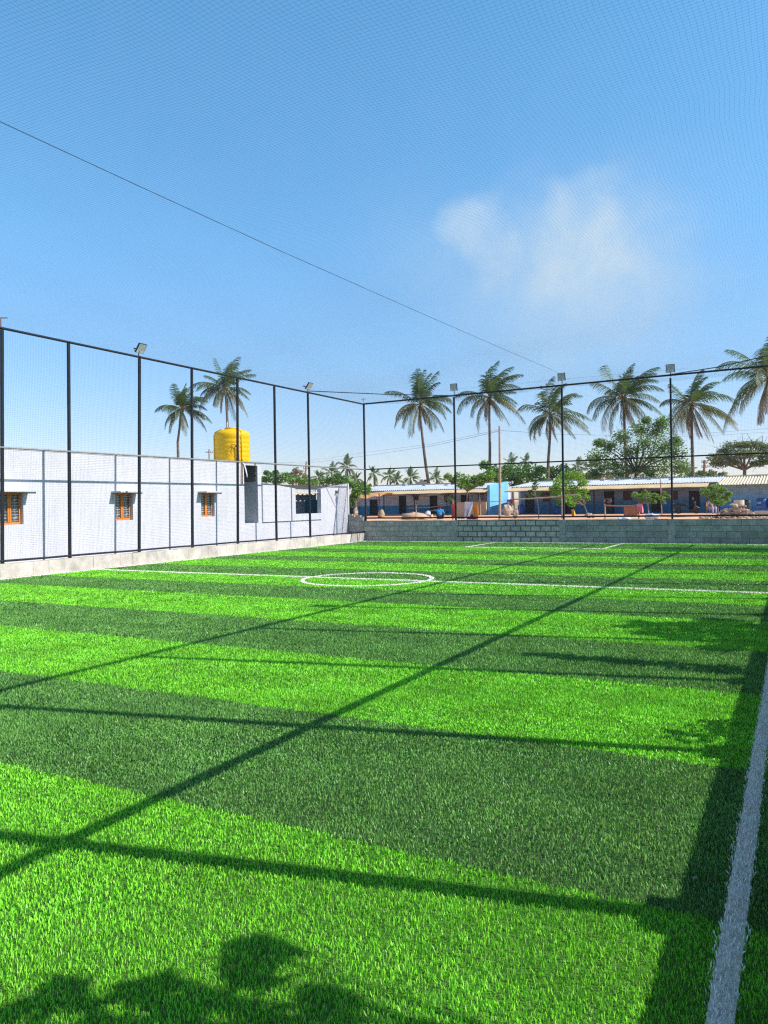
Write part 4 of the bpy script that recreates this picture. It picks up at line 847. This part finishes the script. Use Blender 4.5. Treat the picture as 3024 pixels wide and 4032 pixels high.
# orange tarpaulin lean-to at the left
t = thing('tarpaulin_shelter', (-37.5, 63.5, .4), 'sagging orange tarpaulin shelter at the left end of the left row house', 'shelter')
q = MB(); q.sheet([[(at(1380+150*i/14, 1965-(i/14)**2*22+3*math.sin(i*1.3), Y=61)) for i in range(15)], [(at(1380+175*i/14, 1955-(i/14)**1.5*19-8*math.sin(i/14*3.1), Y=63.8)) for i in range(15)]]); q.build('tarpaulin', M['tarp'], t)
q = MB(); p0 = at(1494, 2030, Y=61.2); q.tube([(p0.x, 61.2, .4), (p0.x, 61.2, 2.55)], .05, 6); q.build('pole', M['wood_dark'], t)
q = MB(); q.box((-45, 65.6, .35), (-38.5, 65.8, 2.3)); q.build('back_wall', M['wood_dark'], t)
t = thing('distant_building', at(1650, 1915, Y=170), 'small pale building far behind the leaning palm trunk', 'building')
q = MB(); p = at(1636, 1910, Y=170); q.box((p.x, 170, 0), (p.x+3.2, 174, at(1640, 1897, Y=170).z)); q.box((p.x+1, 170.2, at(1640, 1897, Y=170).z), (p.x+2, 172, at(1640, 1888, Y=170).z)); q.build('wall', M['brickred'], t)
q = MB(); q.box((p.x+2.2, 170.3, at(1640, 1897, Y=170).z), (p.x+2.9, 171, at(1640, 1889, Y=170).z)); q.build('roof_tank', M['black'], t)

# ------------------------------------------------------------------ poles and wires
def pole(u0, v0, u1, v1, Y, r, m, name, label, cat, arm=None):
    a_, b_ = at(u0, v0, Y=Y), at(u1, v1, Y=Y); b0 = a_.copy()
    if a_.z > .45: b0 = a_+(a_-b_)*((a_.z-.4)/(b_.z-a_.z))
    t = thing(name, b0, label, cat); q = MB(); q.tube([b0, b0.lerp(b_, .5)+Vector((.02, 0, 0)), b_], [r*1.1, r, r*.8], 8); q.build('pole', M[m], t)
    if arm:
        for dz, w_ in arm:
            q = MB(); c_ = b_+Vector((0, 0, -dz)); q.bar(c_-Vector(c_right)*w_, c_+Vector(c_right)*w_, .09)
            for k in (-1, -.4, .4, 1): q.tube([c_+Vector(c_right)*w_*k*.93, c_+Vector(c_right)*w_*k*.93+Vector((0, 0, .28))], .05, 6)
            q.build('crossarm', M['galv'], t)
    return t, b_
pole(1968, 2046, 1966.5, 1677, 46, .075, 'wood', 'wooden_pole', 'tall bare wooden pole standing just behind the far block wall', 'pole')
pole(824, 1850, 824, 1768, 100, .17, 'wood', 'utility_pole', 'utility pole with a crossarm left of the yellow tank', 'utility pole', [(.6, .62), ])
pole(1199, 1910, 1207, 1818, 95, .17, 'wood', 'utility_pole', 'leaning utility pole among the bushes behind the annex', 'utility pole', [(1.0, .5)])
pole(2771, 1890, 2774, 1812, 105, .17, 'wood_red', 'utility_pole', 'utility pole between the hanging frond palm and the flat topped tree', 'utility pole', [(.3, .35), (.9, .35)])
t = thing('radio_mast', at(1322, 1930, Y=220), 'thin pale lattice mast far behind the annex roof', 'mast'); q = MB()
for du in (-7, 7): q.tube([at(1322+du, 1930, Y=220), at(1322+du*.7, 1818, Y=220)], .07, 4)
for k in range(9): q.tube([at(1322-7+.2*k, 1925-12*k, Y=220), at(1322+7-.2*k, 1925-12*k-10, Y=220)], .05, 4)
q.build('lattice', M['grille'], t)
def wire(pts, Y, r, label):
    q = MB(); q.tube([at(u, v, Y=y) for (u, v), y in zip(pts, Y)], r, 4); tag(q.build('power_line', M['rope'], loc=at(*pts[0], Y=Y[0])), label, 'wire', 'overhead power lines')
wire([(560, 1808), (1206, 1824), (1360, 1806), (1500, 1786), (1700, 1756), (1860, 1722), (1966, 1697)], [100, 95, 85, 76, 64, 53, 46], .012, 'lower power line rising to the tall bare pole from the left')
wire([(1100, 1824), (1206, 1817), (1450, 1780), (1700, 1748), (1966, 1692)], [100, 95, 80, 64, 46], .009, 'upper power line rising to the tall bare pole from the left')
wire([(1968, 1695), (2200, 1710), (2450, 1715), (2700, 1712), (3040, 1686)], [46, 58, 70, 80, 88], .012, 'power line passing from the tall pole to the right edge')
wire([(2380, 1719), (2700, 1718), (2860, 1712), (3040, 1700)], [82, 82, 82, 82], .010, 'lower power line crossing the thorn tree at the right')
wire([(1700, 1540), (1900, 1523), (2240, 1491), (2500, 1467), (2700, 1452)], [120, 115, 108, 102, 98], .010, 'high wire crossing behind the tops of the palms')
t = thing('lamp_pipe', at(2607, 2040, Y=56), 'thin crooked lamp pipe with a curled top beside the small spreading tree', 'lamp post')
q = MB(); q.tube([at(u, v, Y=56) for u, v in ((2607, 2040), (2604, 1985), (2602, 1930), (2601, 1895), (2598, 1882), (2589, 1876), (2580, 1874), (2576, 1877))], .035, 6); q.build('pipe', M['wood'], t)

# ------------------------------------------------------------------ things in the yard
def cloth(name, u0, u1, vt, vb, Y, m, label, sk=0, fold=.08, group='washing hung out in the yard', nx=10):
    """cloth folded over a bar: front and back sheet with folds"""
    q = MB(); ct_ = at((u0+u1)/2, vt, Y=Y)
    for s_, fr in ((-1, 1.), (1, .75)):
        rows = []
        for j in range(7):
            f_ = j/6*fr; rows.append([Vector(at(u0+(u1-u0)*i/nx+sk*f_*(1 if i > nx/2 else .3), vt+(vb-vt)*f_, Y=Y))+Vector((0, s_*(.02+.05*f_)+fold*f_*math.sin(i*1.9+j*.35), -.03*math.sin(i*2.3)*f_)) for i in range(nx+1)])
        q.sheet(rows)
    return tag(q.build(name, m, loc=ct_, smooth=True), label, 'laundry', group)
def stake(q, u0, v0, u1, v1, Y, r=.04, m=0): q.tube([at(u0, v0, Y=Y), at((u0+u1)/2+.8, (v0+v1)/2, Y=Y), at(u1, v1, Y=Y)], [r*1.1, r, r*.8], 6)
Y1 = 48
t = thing('washing_line', at(1783, 2047, Y=Y1), 'washing line on stakes in front of the left row house', 'washing line')
for u, v0, v1 in ((1638, 2047, 1990), (1783, 2050, 1966), (1891, 2030, 1976)):
    q = MB(); stake(q, u, v0, u, v1, Y1); q.build('stake', M['wood'], t)
q = MB(); q.tube([at(u, v, Y=Y1) for u, v in ((1605, 2001), (1638, 2000), (1692, 1998), (1722, 1994), (1783, 1987), (1840, 1981), (1891, 1977), (1967, 1974))], .02, 5); q.build('line', M['wood_red'], t)
cloth('hanging_cloth', 1779, 1793, 1985, 2040, Y1-.05, M['c_red'], 'narrow red cloth on the washing line left of the post')
cloth('hanging_cloth', 1797, 1833, 1983, 2043, Y1, M['c_beige'], 'patterned beige and red rug on the washing line')
cloth('hanging_cloth', 1831, 1864, 1976, 2036, Y1-.12, M['c_white'], 'crumpled white cloth hanging over the line', -14, .12)
cloth('hanging_cloth', 1863, 1879, 1979, 2036, Y1, M['c_orange'], 'bright orange cloth at the right end of the washing', 4)
cloth('hanging_cloth', 1836, 1880, 2026, 2046, Y1+.12, M['c_dark'], 'dark blue and red cloth low behind the white cloth', 3)
Y2 = 48.5
t = thing('drying_rail', at(2117, 2047, Y=Y2), 'long rough wooden rail on posts in front of the middle row house', 'rail')
for u, v0, v1, m in ((2023, 2048, 1932, 'wood'), (2211, 2048, 1936, 'wood')):
    q = MB(); stake(q, u+3, v0, u-1, v1, Y2, .05); q.build('post', M[m], t)
q = MB(); q.tube([at(u, v, Y=Y2-.08) for u, v in ((2024, 1966), (2080, 1964), (2130, 1961), (2170, 1958), (2215, 1953), (2274, 1947))], .045, 6); q.build('rail', M['wood'], t)
q = MB(); q.tube([at(u, v, Y=Y2-.05) for u, v in ((1970, 1976), (1995, 1969), (2012, 1966), (2024, 1966))], .01, 4); q.build('string', M['rope'], t)
cloth('hanging_cloth', 1996, 2012, 1967, 1977, Y2-.06, M['c_purple'], 'small purple cloth hanging beside the blue gable wall')
cloth('hanging_cloth', 2010, 2021, 1965, 1983, Y2-.06, M['c_red'], 'small red orange cloth hanging next to the rail end post')
t = thing('drying_rail', at(2445, 2047, Y=47.5), 'short low rail carrying a brown mat near the doorway', 'rail')
for u in (2381, 2514):
    q = MB(); stake(q, u+2, 2050, u, 1984, 47.5, .045); q.build('post', M['wood'], t)
q = MB(); q.tube([at(u, v, Y=47.45) for u, v in ((2377, 1990), (2420, 1992), (2470, 1993), (2518, 1989))], .04, 6); q.build('rail', M['wood_red'], t)
cloth('hanging_mat', 2457, 2514, 1991, 2031, 47.45, M['c_brown'], 'rust brown woven mat draped over the short low rail', -3, .03)
cloth('hanging_cloth', 2508, 2529, 1985, 2018, 47.38, M['c_pink'], 'pink cloth hung beside the brown mat', 5, .1)
cloth('hanging_cloth', 2250, 2260, 2006, 2033, 47.2, M['c_yellow'], 'yellow cloth tied to the foot of the bright green tree', 6, .1)

def drum(u, v0, v1, wpx, Y, m, label, name='plastic_drum', grp='drums and barrels by the houses', lid=True, text=False, cat='drum'):
    a_, b_ = at(u, v0, Y=Y), at(u, v1, Y=Y); r = wpx/2*(a_-Vector((0, 0, EYE))).length/FP*.97; h = b_.z-a_.z
    t = thing(name, a_, label, cat, grp); q = MB()
    q.lathe([(r*.92, 0), (r, .05), (r, h*.3), (r*1.02, h*.33), (r, h*.36), (r, h*.62), (r*1.02, h*.65), (r, h*.68), (r*.98, h*.9), (r*.8, h*.99)], a_, 24); q.build('body', M[m], t, smooth=True)
    if lid: q = MB(); q.lathe([(r*.45, h*.985), (r*.45, h*1.04), (r*.1, h*1.045)], a_, 16); q.build('lid', M[m], t)
    else: q = MB(); q.lathe([(r*.8, h*.975), (r*1.0, h*.985), (r*1.0, h*1.01), (r*.82, h*1.01)], a_, 24); q.build('rim', M[m], t)
    if text:
        q = MB(); zt_ = h*.62
        for k, (w0, zz) in enumerate(((.62, .64), (.70, .58), (.55, .52), (.66, .18))):
            n_ = 9
            for j in range(n_):
                a0 = -2.15+(j-(n_-1)/2)*w0/n_*1.35; 
                q.add([(a_.x+r*1.025*math.cos(a0+s1*w0/n_*.5), a_.y+r*1.025*math.sin(a0+s1*w0/n_*.5), a_.z+h*(zz+s2*.02)) for s1, s2 in ((-1, -1), (1, -1), (1, 1), (-1, 1))], [(0, 1, 2, 3)])
        q.build('printed_marking', M['grille'], t)
drum(2052, 2028, 1987, 26, 64.6, 'drum', 'blue drum with a lid standing beside the leftmost door of the middle house')
drum(2192, 2027, 1997, 19, 64.8, 'drum', 'small blue drum under the veranda behind the rail post')
drum(3001, 2004, 1962, 36, 61, 'drum', 'large blue barrel with white print near the right edge', 'plastic_barrel', text=True, lid=False)
drum(3040, 2004, 1963, 34, 61, 'drum', 'blue barrel cut off by the right edge beside the printed one', 'plastic_barrel', lid=False)
drum(2942, 2006, 1968, 26, 60, 'drum_green', 'dark green barrel right of the concrete ring', 'plastic_barrel', lid=False)
drum(2891, 2004, 1969, 14, 61, 'drum', 'narrow blue drum half hidden left of the concrete ring', lid=False)
t = thing('concrete_ring', at(2910, 2008, Y=58), 'pale upright concrete ring behind the stone heap', 'concrete ring'); q = MB(); a_ = at(2910, 2015, Y=58); q.lathe([(.33, 0), (.34, .4), (.335, at(2910, 1969, Y=58).z-a_.z), (.27, at(2910, 1969, Y=58).z-a_.z)], a_, 20); q.build('ring', M['concrete'], t)

# stone heap: hundreds of broken lumps no one could count
def lump_heap(name, pts, Y, n, size, m, label, cat, seed):
    g = random.Random(seed); q = MB()
    for i in range(n):
        u, v = g.choice(pts); u += g.uniform(-22, 22); v += g.uniform(-2, 14); p = at(u, v, Y=Y+g.uniform(-.5, .6)); s_ = size*g.uniform(.5, 1.25)
        q.blob(p, s_, 6, .35, (g.uniform(.8, 1.6), g.uniform(.7, 1.2), g.uniform(.45, .9)), sd=i+seed*1000)
    p = at(pts[0][0], 2045, Y=Y); return tag(q.build(name, m, loc=(p.x, p.y, .45)), label, cat, kind='stuff')
def tri_pts(apex, base, vb):
    out = []
    for k in range(14):
        f = k/13; v = apex[1]+(vb-apex[1])*f
        for j in range(int(3+10*f)): out.append((apex[0]+(base[0]-apex[0])*f+(base[1]-base[0])*f*(j+.5)/int(3+10*f), v))
    return out
lump_heap('stone_rubble', tri_pts((2905, 1985), (2810, 2975), 2034), 48, 240, .125, M['stone'], 'heap of broken tan stone behind the far wall at the right', 'rubble', 1)
lump_heap('stone_rubble', [(2760+8*i, 2034) for i in range(40)], 47.5, 110, .09, M['stone'], 'low scatter of stones along the wall top at the right', 'rubble', 2)
def lump(name, u, v, Y, s_, m, label, cat, seed, sq=(1.2, 1, .7), grp=None):
    q = MB(); p = at(u, v, Y=Y); q.blob(p, s_, 8, .25, sq, sd=seed); return tag(q.build(name, M[m], loc=p, smooth=m in ('sand', 'sack')), label, cat, grp)
lump('boulder', 2318, 2030, 50, .22, 'stone', 'pale rock lying left of the short low rail', 'rock', 5); lump('boulder', 2335, 2033, 50, .16, 'stone', 'smaller pale rock touching the one left of the low rail', 'rock', 6)
lump('boulder', 1999, 2010, 60, .42, 'stone', 'tan rock at the foot of the blue gable wall', 'rock', 7, (1, .8, 1.3)); lump('boulder', 2030, 2022, 52, .26, 'stone', 'tan rock against the rail end post', 'rock', 8, (1, .8, 1.2))
lump('cement_bag', 2570, 2036, 47.5, .42, 'c_white', 'slumped whitish cement bag under the small spreading tree', 'bag', 9, (1.1, .7, .55)); lump('plastic_bag', 2460, 2043, 47, .3, 'c_white', 'white plastic bag on the ground under the brown mat', 'bag', 10, (1.3, .8, .4))
lump('sand_heap', 1625, 2036, 50, .75, 'sand', 'low heap of pale sand around the washing line stake', 'sand', 11, (1.5, 1, .42)); lump('jute_sack', 1500, 2026, 58, .42, 'sack', 'brown sack slumped under the tarpaulin shelter', 'sack', 12, (.75, .7, 1.15))
lump('plastic_bag', 1685, 2024, 56, .28, 'c_white', 'pale bundle beside the seated man in blue', 'bundle', 13, (1, .8, 1)); 
q = MB(); p = at(1689, 2040, Y=52); q.box((p.x-.3, p.y, p.z), (p.x+.2, p.y+.3, p.z+.26)); tag(q.build('wooden_crate', M['brickred'], loc=p), 'small pale crate on the ground left of the seated man', 'crate')
q = MB(); p = at(2968, 2012, Y=54); q.box((p.x, p.y, .4), (p.x+2.6, p.y+.3, p.z)); tag(q.build('low_wall', M['concrete'], loc=p), 'low rendered wall in front of the blue barrels', 'wall')

# parked scooter, facing right, a little towards the fence
SP = at(2706, 2031, Y=62.2); SP.z = .45
t = thing('parked_scooter', SP, 'black motor scooter parked under the middle house veranda', 'scooter', rot=(0, 0, R(14)))
for x_, r_ in ((-.62, .22), (.66, .22)):
    q = MB(); q.v = []; n_ = 20
    ringp = [(r_*math.cos(2*math.pi*i/n_)*.86+x_, 0, r_+r_*math.sin(2*math.pi*i/n_)*.86) for i in range(n_+1)]; q.tube(ringp, .045, 6, cap=False); wl = q.build('wheel', M['tyre'], t, local=True, smooth=True)
    q = MB(); q.tube([(x_, -.03, r_), (x_, .03, r_)], r_*.7, 16); q.build('rim', M['black'], wl, local=True)
q = MB(); q.sheet([[(x_, s_*w_, z_) for x_, w_, z_ in ((-.98, .06, .66), (-.75, .15, .70), (-.45, .18, .66), (-.15, .17, .50), (-.02, .14, .30))] for s_ in (-1, 1)])
for s_ in (-1, 1): q.sheet([[(x_, s_*w_, z_) for x_, w_, z_ in ((-.98, .06, .66), (-.75, .15, .70), (-.45, .18, .66), (-.15, .17, .50), (-.02, .14, .30))], [(x_, s_*w_, z_) for x_, w_, z_ in ((-.95, .08, .50), (-.75, .18, .42), (-.45, .20, .36), (-.15, .18, .28), (-.02, .15, .22))]])
q.box((-.1, -.15, .22), (.42, .15, .28)); q.build('body', M['scooter'], t, local=True)
q = MB(); q.tube([(-.85, 0, .75), (-.5, 0, .76), (-.05, 0, .70), (.02, 0, .66)], [.08, .12, .12, .06], 8); q.build('seat', M['black'], t, local=True)
q = MB(); q.add([(.40, -.2, .25), (.40, .2, .25), (.52, -.2, .62), (.52, .2, .62), (.46, -.12, .93), (.46, .12, .93), (.48, -.18, .25), (.48, .18, .25), (.62, -.14, .62), (.62, .14, .62), (.52, -.1, .95), (.52, .1, .95)], [(0, 1, 3, 2), (2, 3, 5, 4), (6, 8, 9, 7), (8, 10, 11, 9), (0, 2, 8, 6), (2, 4, 10, 8), (1, 7, 9, 3), (3, 9, 11, 5), (4, 5, 11, 10)]); q.build('leg_shield', M['scooter'], t, local=True)
q = MB(); q.tube([(.44, -.33, 1.0), (.48, -.1, .98), (.48, .1, .98), (.44, .33, 1.0)], .025, 6); q.tube([(.46, 0, .97), (.62, 0, .30)], .03, 6); q.build('handlebar', M['black'], t, local=True)
q = MB(); q.lathe([(.01, -.02), (.06, 0), (.06, .03), (.02, .04)], (.58, 0, .86), 10); q.build('headlight', M['chrome'], t, local=True)
for s_ in (-1, 1):
    q = MB(); q.tube([(.45, s_*.28, 1.0), (.42, s_*.30, 1.14)], .008, 4); q.blob((.42, s_*.31, 1.18), .06, 8, 0, (.4, 1, .8)); q.build('mirror', M['chrome'], t, local=True)
q = MB(); q.tube([(.48, 0, .46), (.62, 0, .50), (.86, 0, .40)], [.10, .11, .06], 8); q.build('front_mudguard', M['scooter'], t, local=True)
q = MB(); q.tube([(-.95, .17, .32), (-.5, .17, .26)], .05, 8); q.build('exhaust', M['chrome'], t, local=True)
q = MB(); q.tube([(-.98, -.14, .8), (-1.06, 0, .82), (-.98, .14, .8), (-.7, .17, .76)], .014, 5); q.build('grab_rail', M['chrome'], t, local=True)

# people
def skin_body(name, joints, bones, m, parent, root=0, sub=2):
    bm = bmesh.new(); ly = bm.verts.layers.skin.verify(); vs_ = [bm.verts.new(Vector(p)) for p, r in joints]
    for a_, b_ in bones: bm.edges.new((vs_[a_], vs_[b_]))
    for v_, (p, r) in zip(vs_, joints): v_[ly].radius = (r, r)
    vs_[root][ly].use_root = True
    me = bpy.data.meshes.new(name); bm.to_mesh(me); bm.free(); me.materials.append(m)
    o = link(name, me, parent); s_ = o.modifiers.new('Skin', 'SKIN'); s_.use_smooth_shade = True; q_ = o.modifiers.new('Subsurf', 'SUBSURF'); q_.levels = q_.render_levels = sub
    return o
BONES = [(0, 1), (1, 2), (2, 3), (3, 4), (2, 5), (5, 6), (6, 7), (7, 8), (2, 9), (9, 10), (10, 11), (11, 12), (0, 13), (13, 14), (14, 15), (15, 16), (0, 17), (17, 18), (18, 19), (19, 20)]
RAD = [.13, .125, .12, .055, .085, .065, .048, .036, .034, .065, .048, .036, .034, .085, .06, .045, .04, .085, .06, .045, .04]
def person(loc, rotz, pts, label, shirt, trousers, hair_at, sleeves=True):
    """pts: pelvis, belly, chest, neck, head, L shoulder/elbow/wrist/hand, R ..., L hip/knee/ankle/toe, R ..."""
    t = thing('person', loc, label, 'person', rot=(0, 0, rotz)); J = list(zip(pts, RAD))
    J[4] = (pts[4], .092)
    b_ = skin_body('body', J, BONES, M['skin'], t)
    # fingers: five short chains at each hand
    jf, bf_ = [], []
    for w_, h_ in ((7, 8), (11, 12)):
        a_, c_ = Vector(pts[w_]), Vector(pts[h_]); d = (c_-a_).normalized(); sd_ = d.cross(Vector((0, 0, 1))) if abs(d.z) < .9 else Vector((1, 0, 0)); sd_.normalize()
        for k, (o_, l_) in enumerate(((-.03, .07), (-.012, .085), (.008, .08), (.026, .065), (.045, .05))):
            i0 = len(jf); st_ = c_+sd_*o_-(d*.03 if k == 4 else Vector((0, 0, 0))); jf += [(tuple(st_-d*.02), .012), (tuple(st_+d*l_*.5+sd_*o_*.2), .009), (tuple(st_+d*l_+sd_*o_*.2+Vector((0, 0, -.015))), .008)]; bf_ += [(i0, i0+1), (i0+1, i0+2)]
    bm = None
    skin_body('fingers', jf, bf_, M['skin'], t, 0, 1) if False else None
    up = [0, 1, 2, 5, 6, 9, 10] if sleeves else [0, 1, 2, 5, 9]; mp_ = {q: i for i, q in enumerate(up)}
    s_ = skin_body('shirt', [(pts[q], RAD[q]*1.14+.012) for q in up], [(mp_[a_], mp_[c_]) for a_, c_ in BONES if a_ in mp_ and c_ in mp_], shirt, t)
    dn = [0, 13, 14, 15, 17, 18, 19]; mp_ = {q: i for i, q in enumerate(dn)}
    skin_body('trousers', [(Vector(pts[q])-Vector((0, 0, .01)), RAD[q]*1.15+.012) for q in dn], [(mp_[a_], mp_[c_]) for a_, c_ in BONES if a_ in mp_ and c_ in mp_], trousers, t)
    q = MB(); h_ = Vector(pts[4]); q.blob(h_+Vector(hair_at), .115, 12, .03, (1, 1.05, .95)); q.build('hair', M['hair'], t, local=True, smooth=True)
    q = MB(); f_ = -Vector(hair_at).normalized()*.09; q.blob(h_+f_*1.08+Vector((0, 0, -.01)), .022, 6, 0, (.8, 1, 1.2)); q.build('nose', M['skin'], t, local=True)
    return t
# seated man in blue, back to the pitch (local -Y faces the pitch)
P1 = at(1732, 2040, Y=50.5); P1.z = .45
person(P1, R(20), [(0, 0, .20), (0, .03, .38), (0, .06, .58), (0, .07, .74), (0, .09, .86), (-.20, .06, .64), (-.46, .10, .62), (-.66, .16, .60), (-.74, .18, .59), (.20, .06, .62), (.30, .12, .38), (.26, .30, .22), (.25, .36, .20), (-.10, .06, .18), (-.22, .42, .42), (-.2, .40, .06), (-.2, .52, .03), (.10, .06, .18), (.22, .42, .42), (.2, .40, .06), (.2, .52, .03)],
       'person in a blue shirt squatting with the left arm held out', M['shirt_blue'], M['navy'], (0, -.02, .03))
# person bending over in the doorway
P2 = at(2396, 2022, Y=63.6); P2.z = .45
person(P2, R(0), [(0, .10, .88), (0, .02, 1.08), (0, -.16, 1.24), (0, -.32, 1.20), (0, -.42, 1.10), (-.22, -.14, 1.22), (-.28, -.2, .94), (-.16, -.34, .76), (-.14, -.38, .68), (.22, -.14, 1.22), (.28, -.2, .94), (.16, -.34, .76), (.14, -.38, .68), (-.1, .10, .84), (-.12, .04, .46), (-.12, .10, .06), (-.12, -.04, .03), (.1, .10, .84), (.12, .04, .46), (.12, .10, .06), (.12, -.04, .03)],
       'person in a pale pink top bending forward in the open doorway', M['shirt_pink'], M['navy'], (0, .0, .03))
# person seated on a plastic chair under the dense small tree
P3 = at(2800, 2022, Y=60); P3.z = .45
person(P3, R(35), [(0, 0, .48), (0, .02, .66), (0, .03, .86), (0, .01, 1.0), (0, -.01, 1.12), (-.19, .02, .90), (-.24, -.04, .66), (-.14, -.28, .58), (-.1, -.34, .57), (.19, .02, .90), (.24, -.04, .66), (.14, -.28, .58), (.1, -.34, .57), (-.1, -.02, .47), (-.12, -.44, .50), (-.12, -.42, .08), (-.12, -.54, .03), (.1, -.02, .47), (.12, -.44, .50), (.12, -.42, .08), (.12, -.54, .03)],
       'person in pink seated on a chair under the dense small tree', M['shirt_pink'], M['lilac'], (0, .03, .03))
t = thing('plastic_chair', P3, 'yellowish chair under the seated person in pink', 'chair', rot=(0, 0, R(35)))
q = MB(); q.box((-.24, -.22, .36), (.24, .24, .39)); q.build('seat', M['c_yellow'], t, local=True)
for sx in (-1, 1):
    for sy in (-1, 1): q = MB(); q.tube([(sx*.21, sy*.2, 0), (sx*.20, sy*.19, .36)], .02, 6); q.build('leg', M['c_yellow'], t, local=True)
q = MB(); q.box((-.22, .24, .5), (.22, .27, .85)); q.box((-.22, .24, .39), (-.18, .27, .5)); q.box((.18, .24, .39), (.22, .27, .5)); q.build('backrest', M['c_yellow'], t, local=True)

# small litter on the turf
def scrap(u, v, s_, m, label, name='paper_scrap', cat='litter', z=.010, grp='scraps lying on the turf'):
    p = at(u, v, z=z); q = MB(); q.add([(p.x-s_, p.y-s_*.4, z), (p.x+s_, p.y-s_*.5, z+.006), (p.x+s_*.8, p.y+s_*.3, z+.010), (p.x-s_*.9, p.y+s_*.2, z+.004), (p.x, p.y, z+.012)], [(0, 1, 4), (1, 2, 4), (2, 3, 4), (3, 0, 4)]); tag(q.build(name, M[m], loc=p), label, cat, grp)
scrap(281, 2247, .06, 'c_orange', 'small orange scrap lying by the pale concrete kerb'); scrap(265, 2285, .045, 'c_white', 'white scrap on the dark stripe nearest the left edge'); scrap(358, 2289, .045, 'c_white', 'white scrap just right of another on the dark stripe')
scrap(780, 2242, .045, 'c_white', 'white scrap beyond the halfway line on the left'); scrap(2737, 3460, .011, 'leaf_dry', 'dry leaf in the shade left of the near touchline', 'dry_leaf', 'leaf', .008, 'dry leaves on the near turf'); scrap(2373, 3551, .014, 'leaf_dry', 'dry twig beside the nearest cross shadow', 'dry_leaf', 'leaf', .008, 'dry leaves on the near turf')

# thin dry-season haze over the whole neighbourhood
mh = bpy.data.materials.new('haze'); mh.use_nodes = True; ht = mh.node_tree; ht.nodes.remove(ht.nodes['Principled BSDF'])
pv = ht.nodes.new('ShaderNodeVolumePrincipled'); pv.inputs['Color'].default_value = (.86, .90, .95, 1); pv.inputs['Density'].default_value = .00025; pv.inputs['Anisotropy'].default_value = .3
ht.links.new(pv.outputs[0], ht.nodes['Material Output'].inputs['Volume'])
q = MB(); q.box((-260, -60, -1.1), (160, 330, 24)); hz_ = q.build('haze', mh); tag(hz_, kind='stuff'); hz_.visible_shadow = True
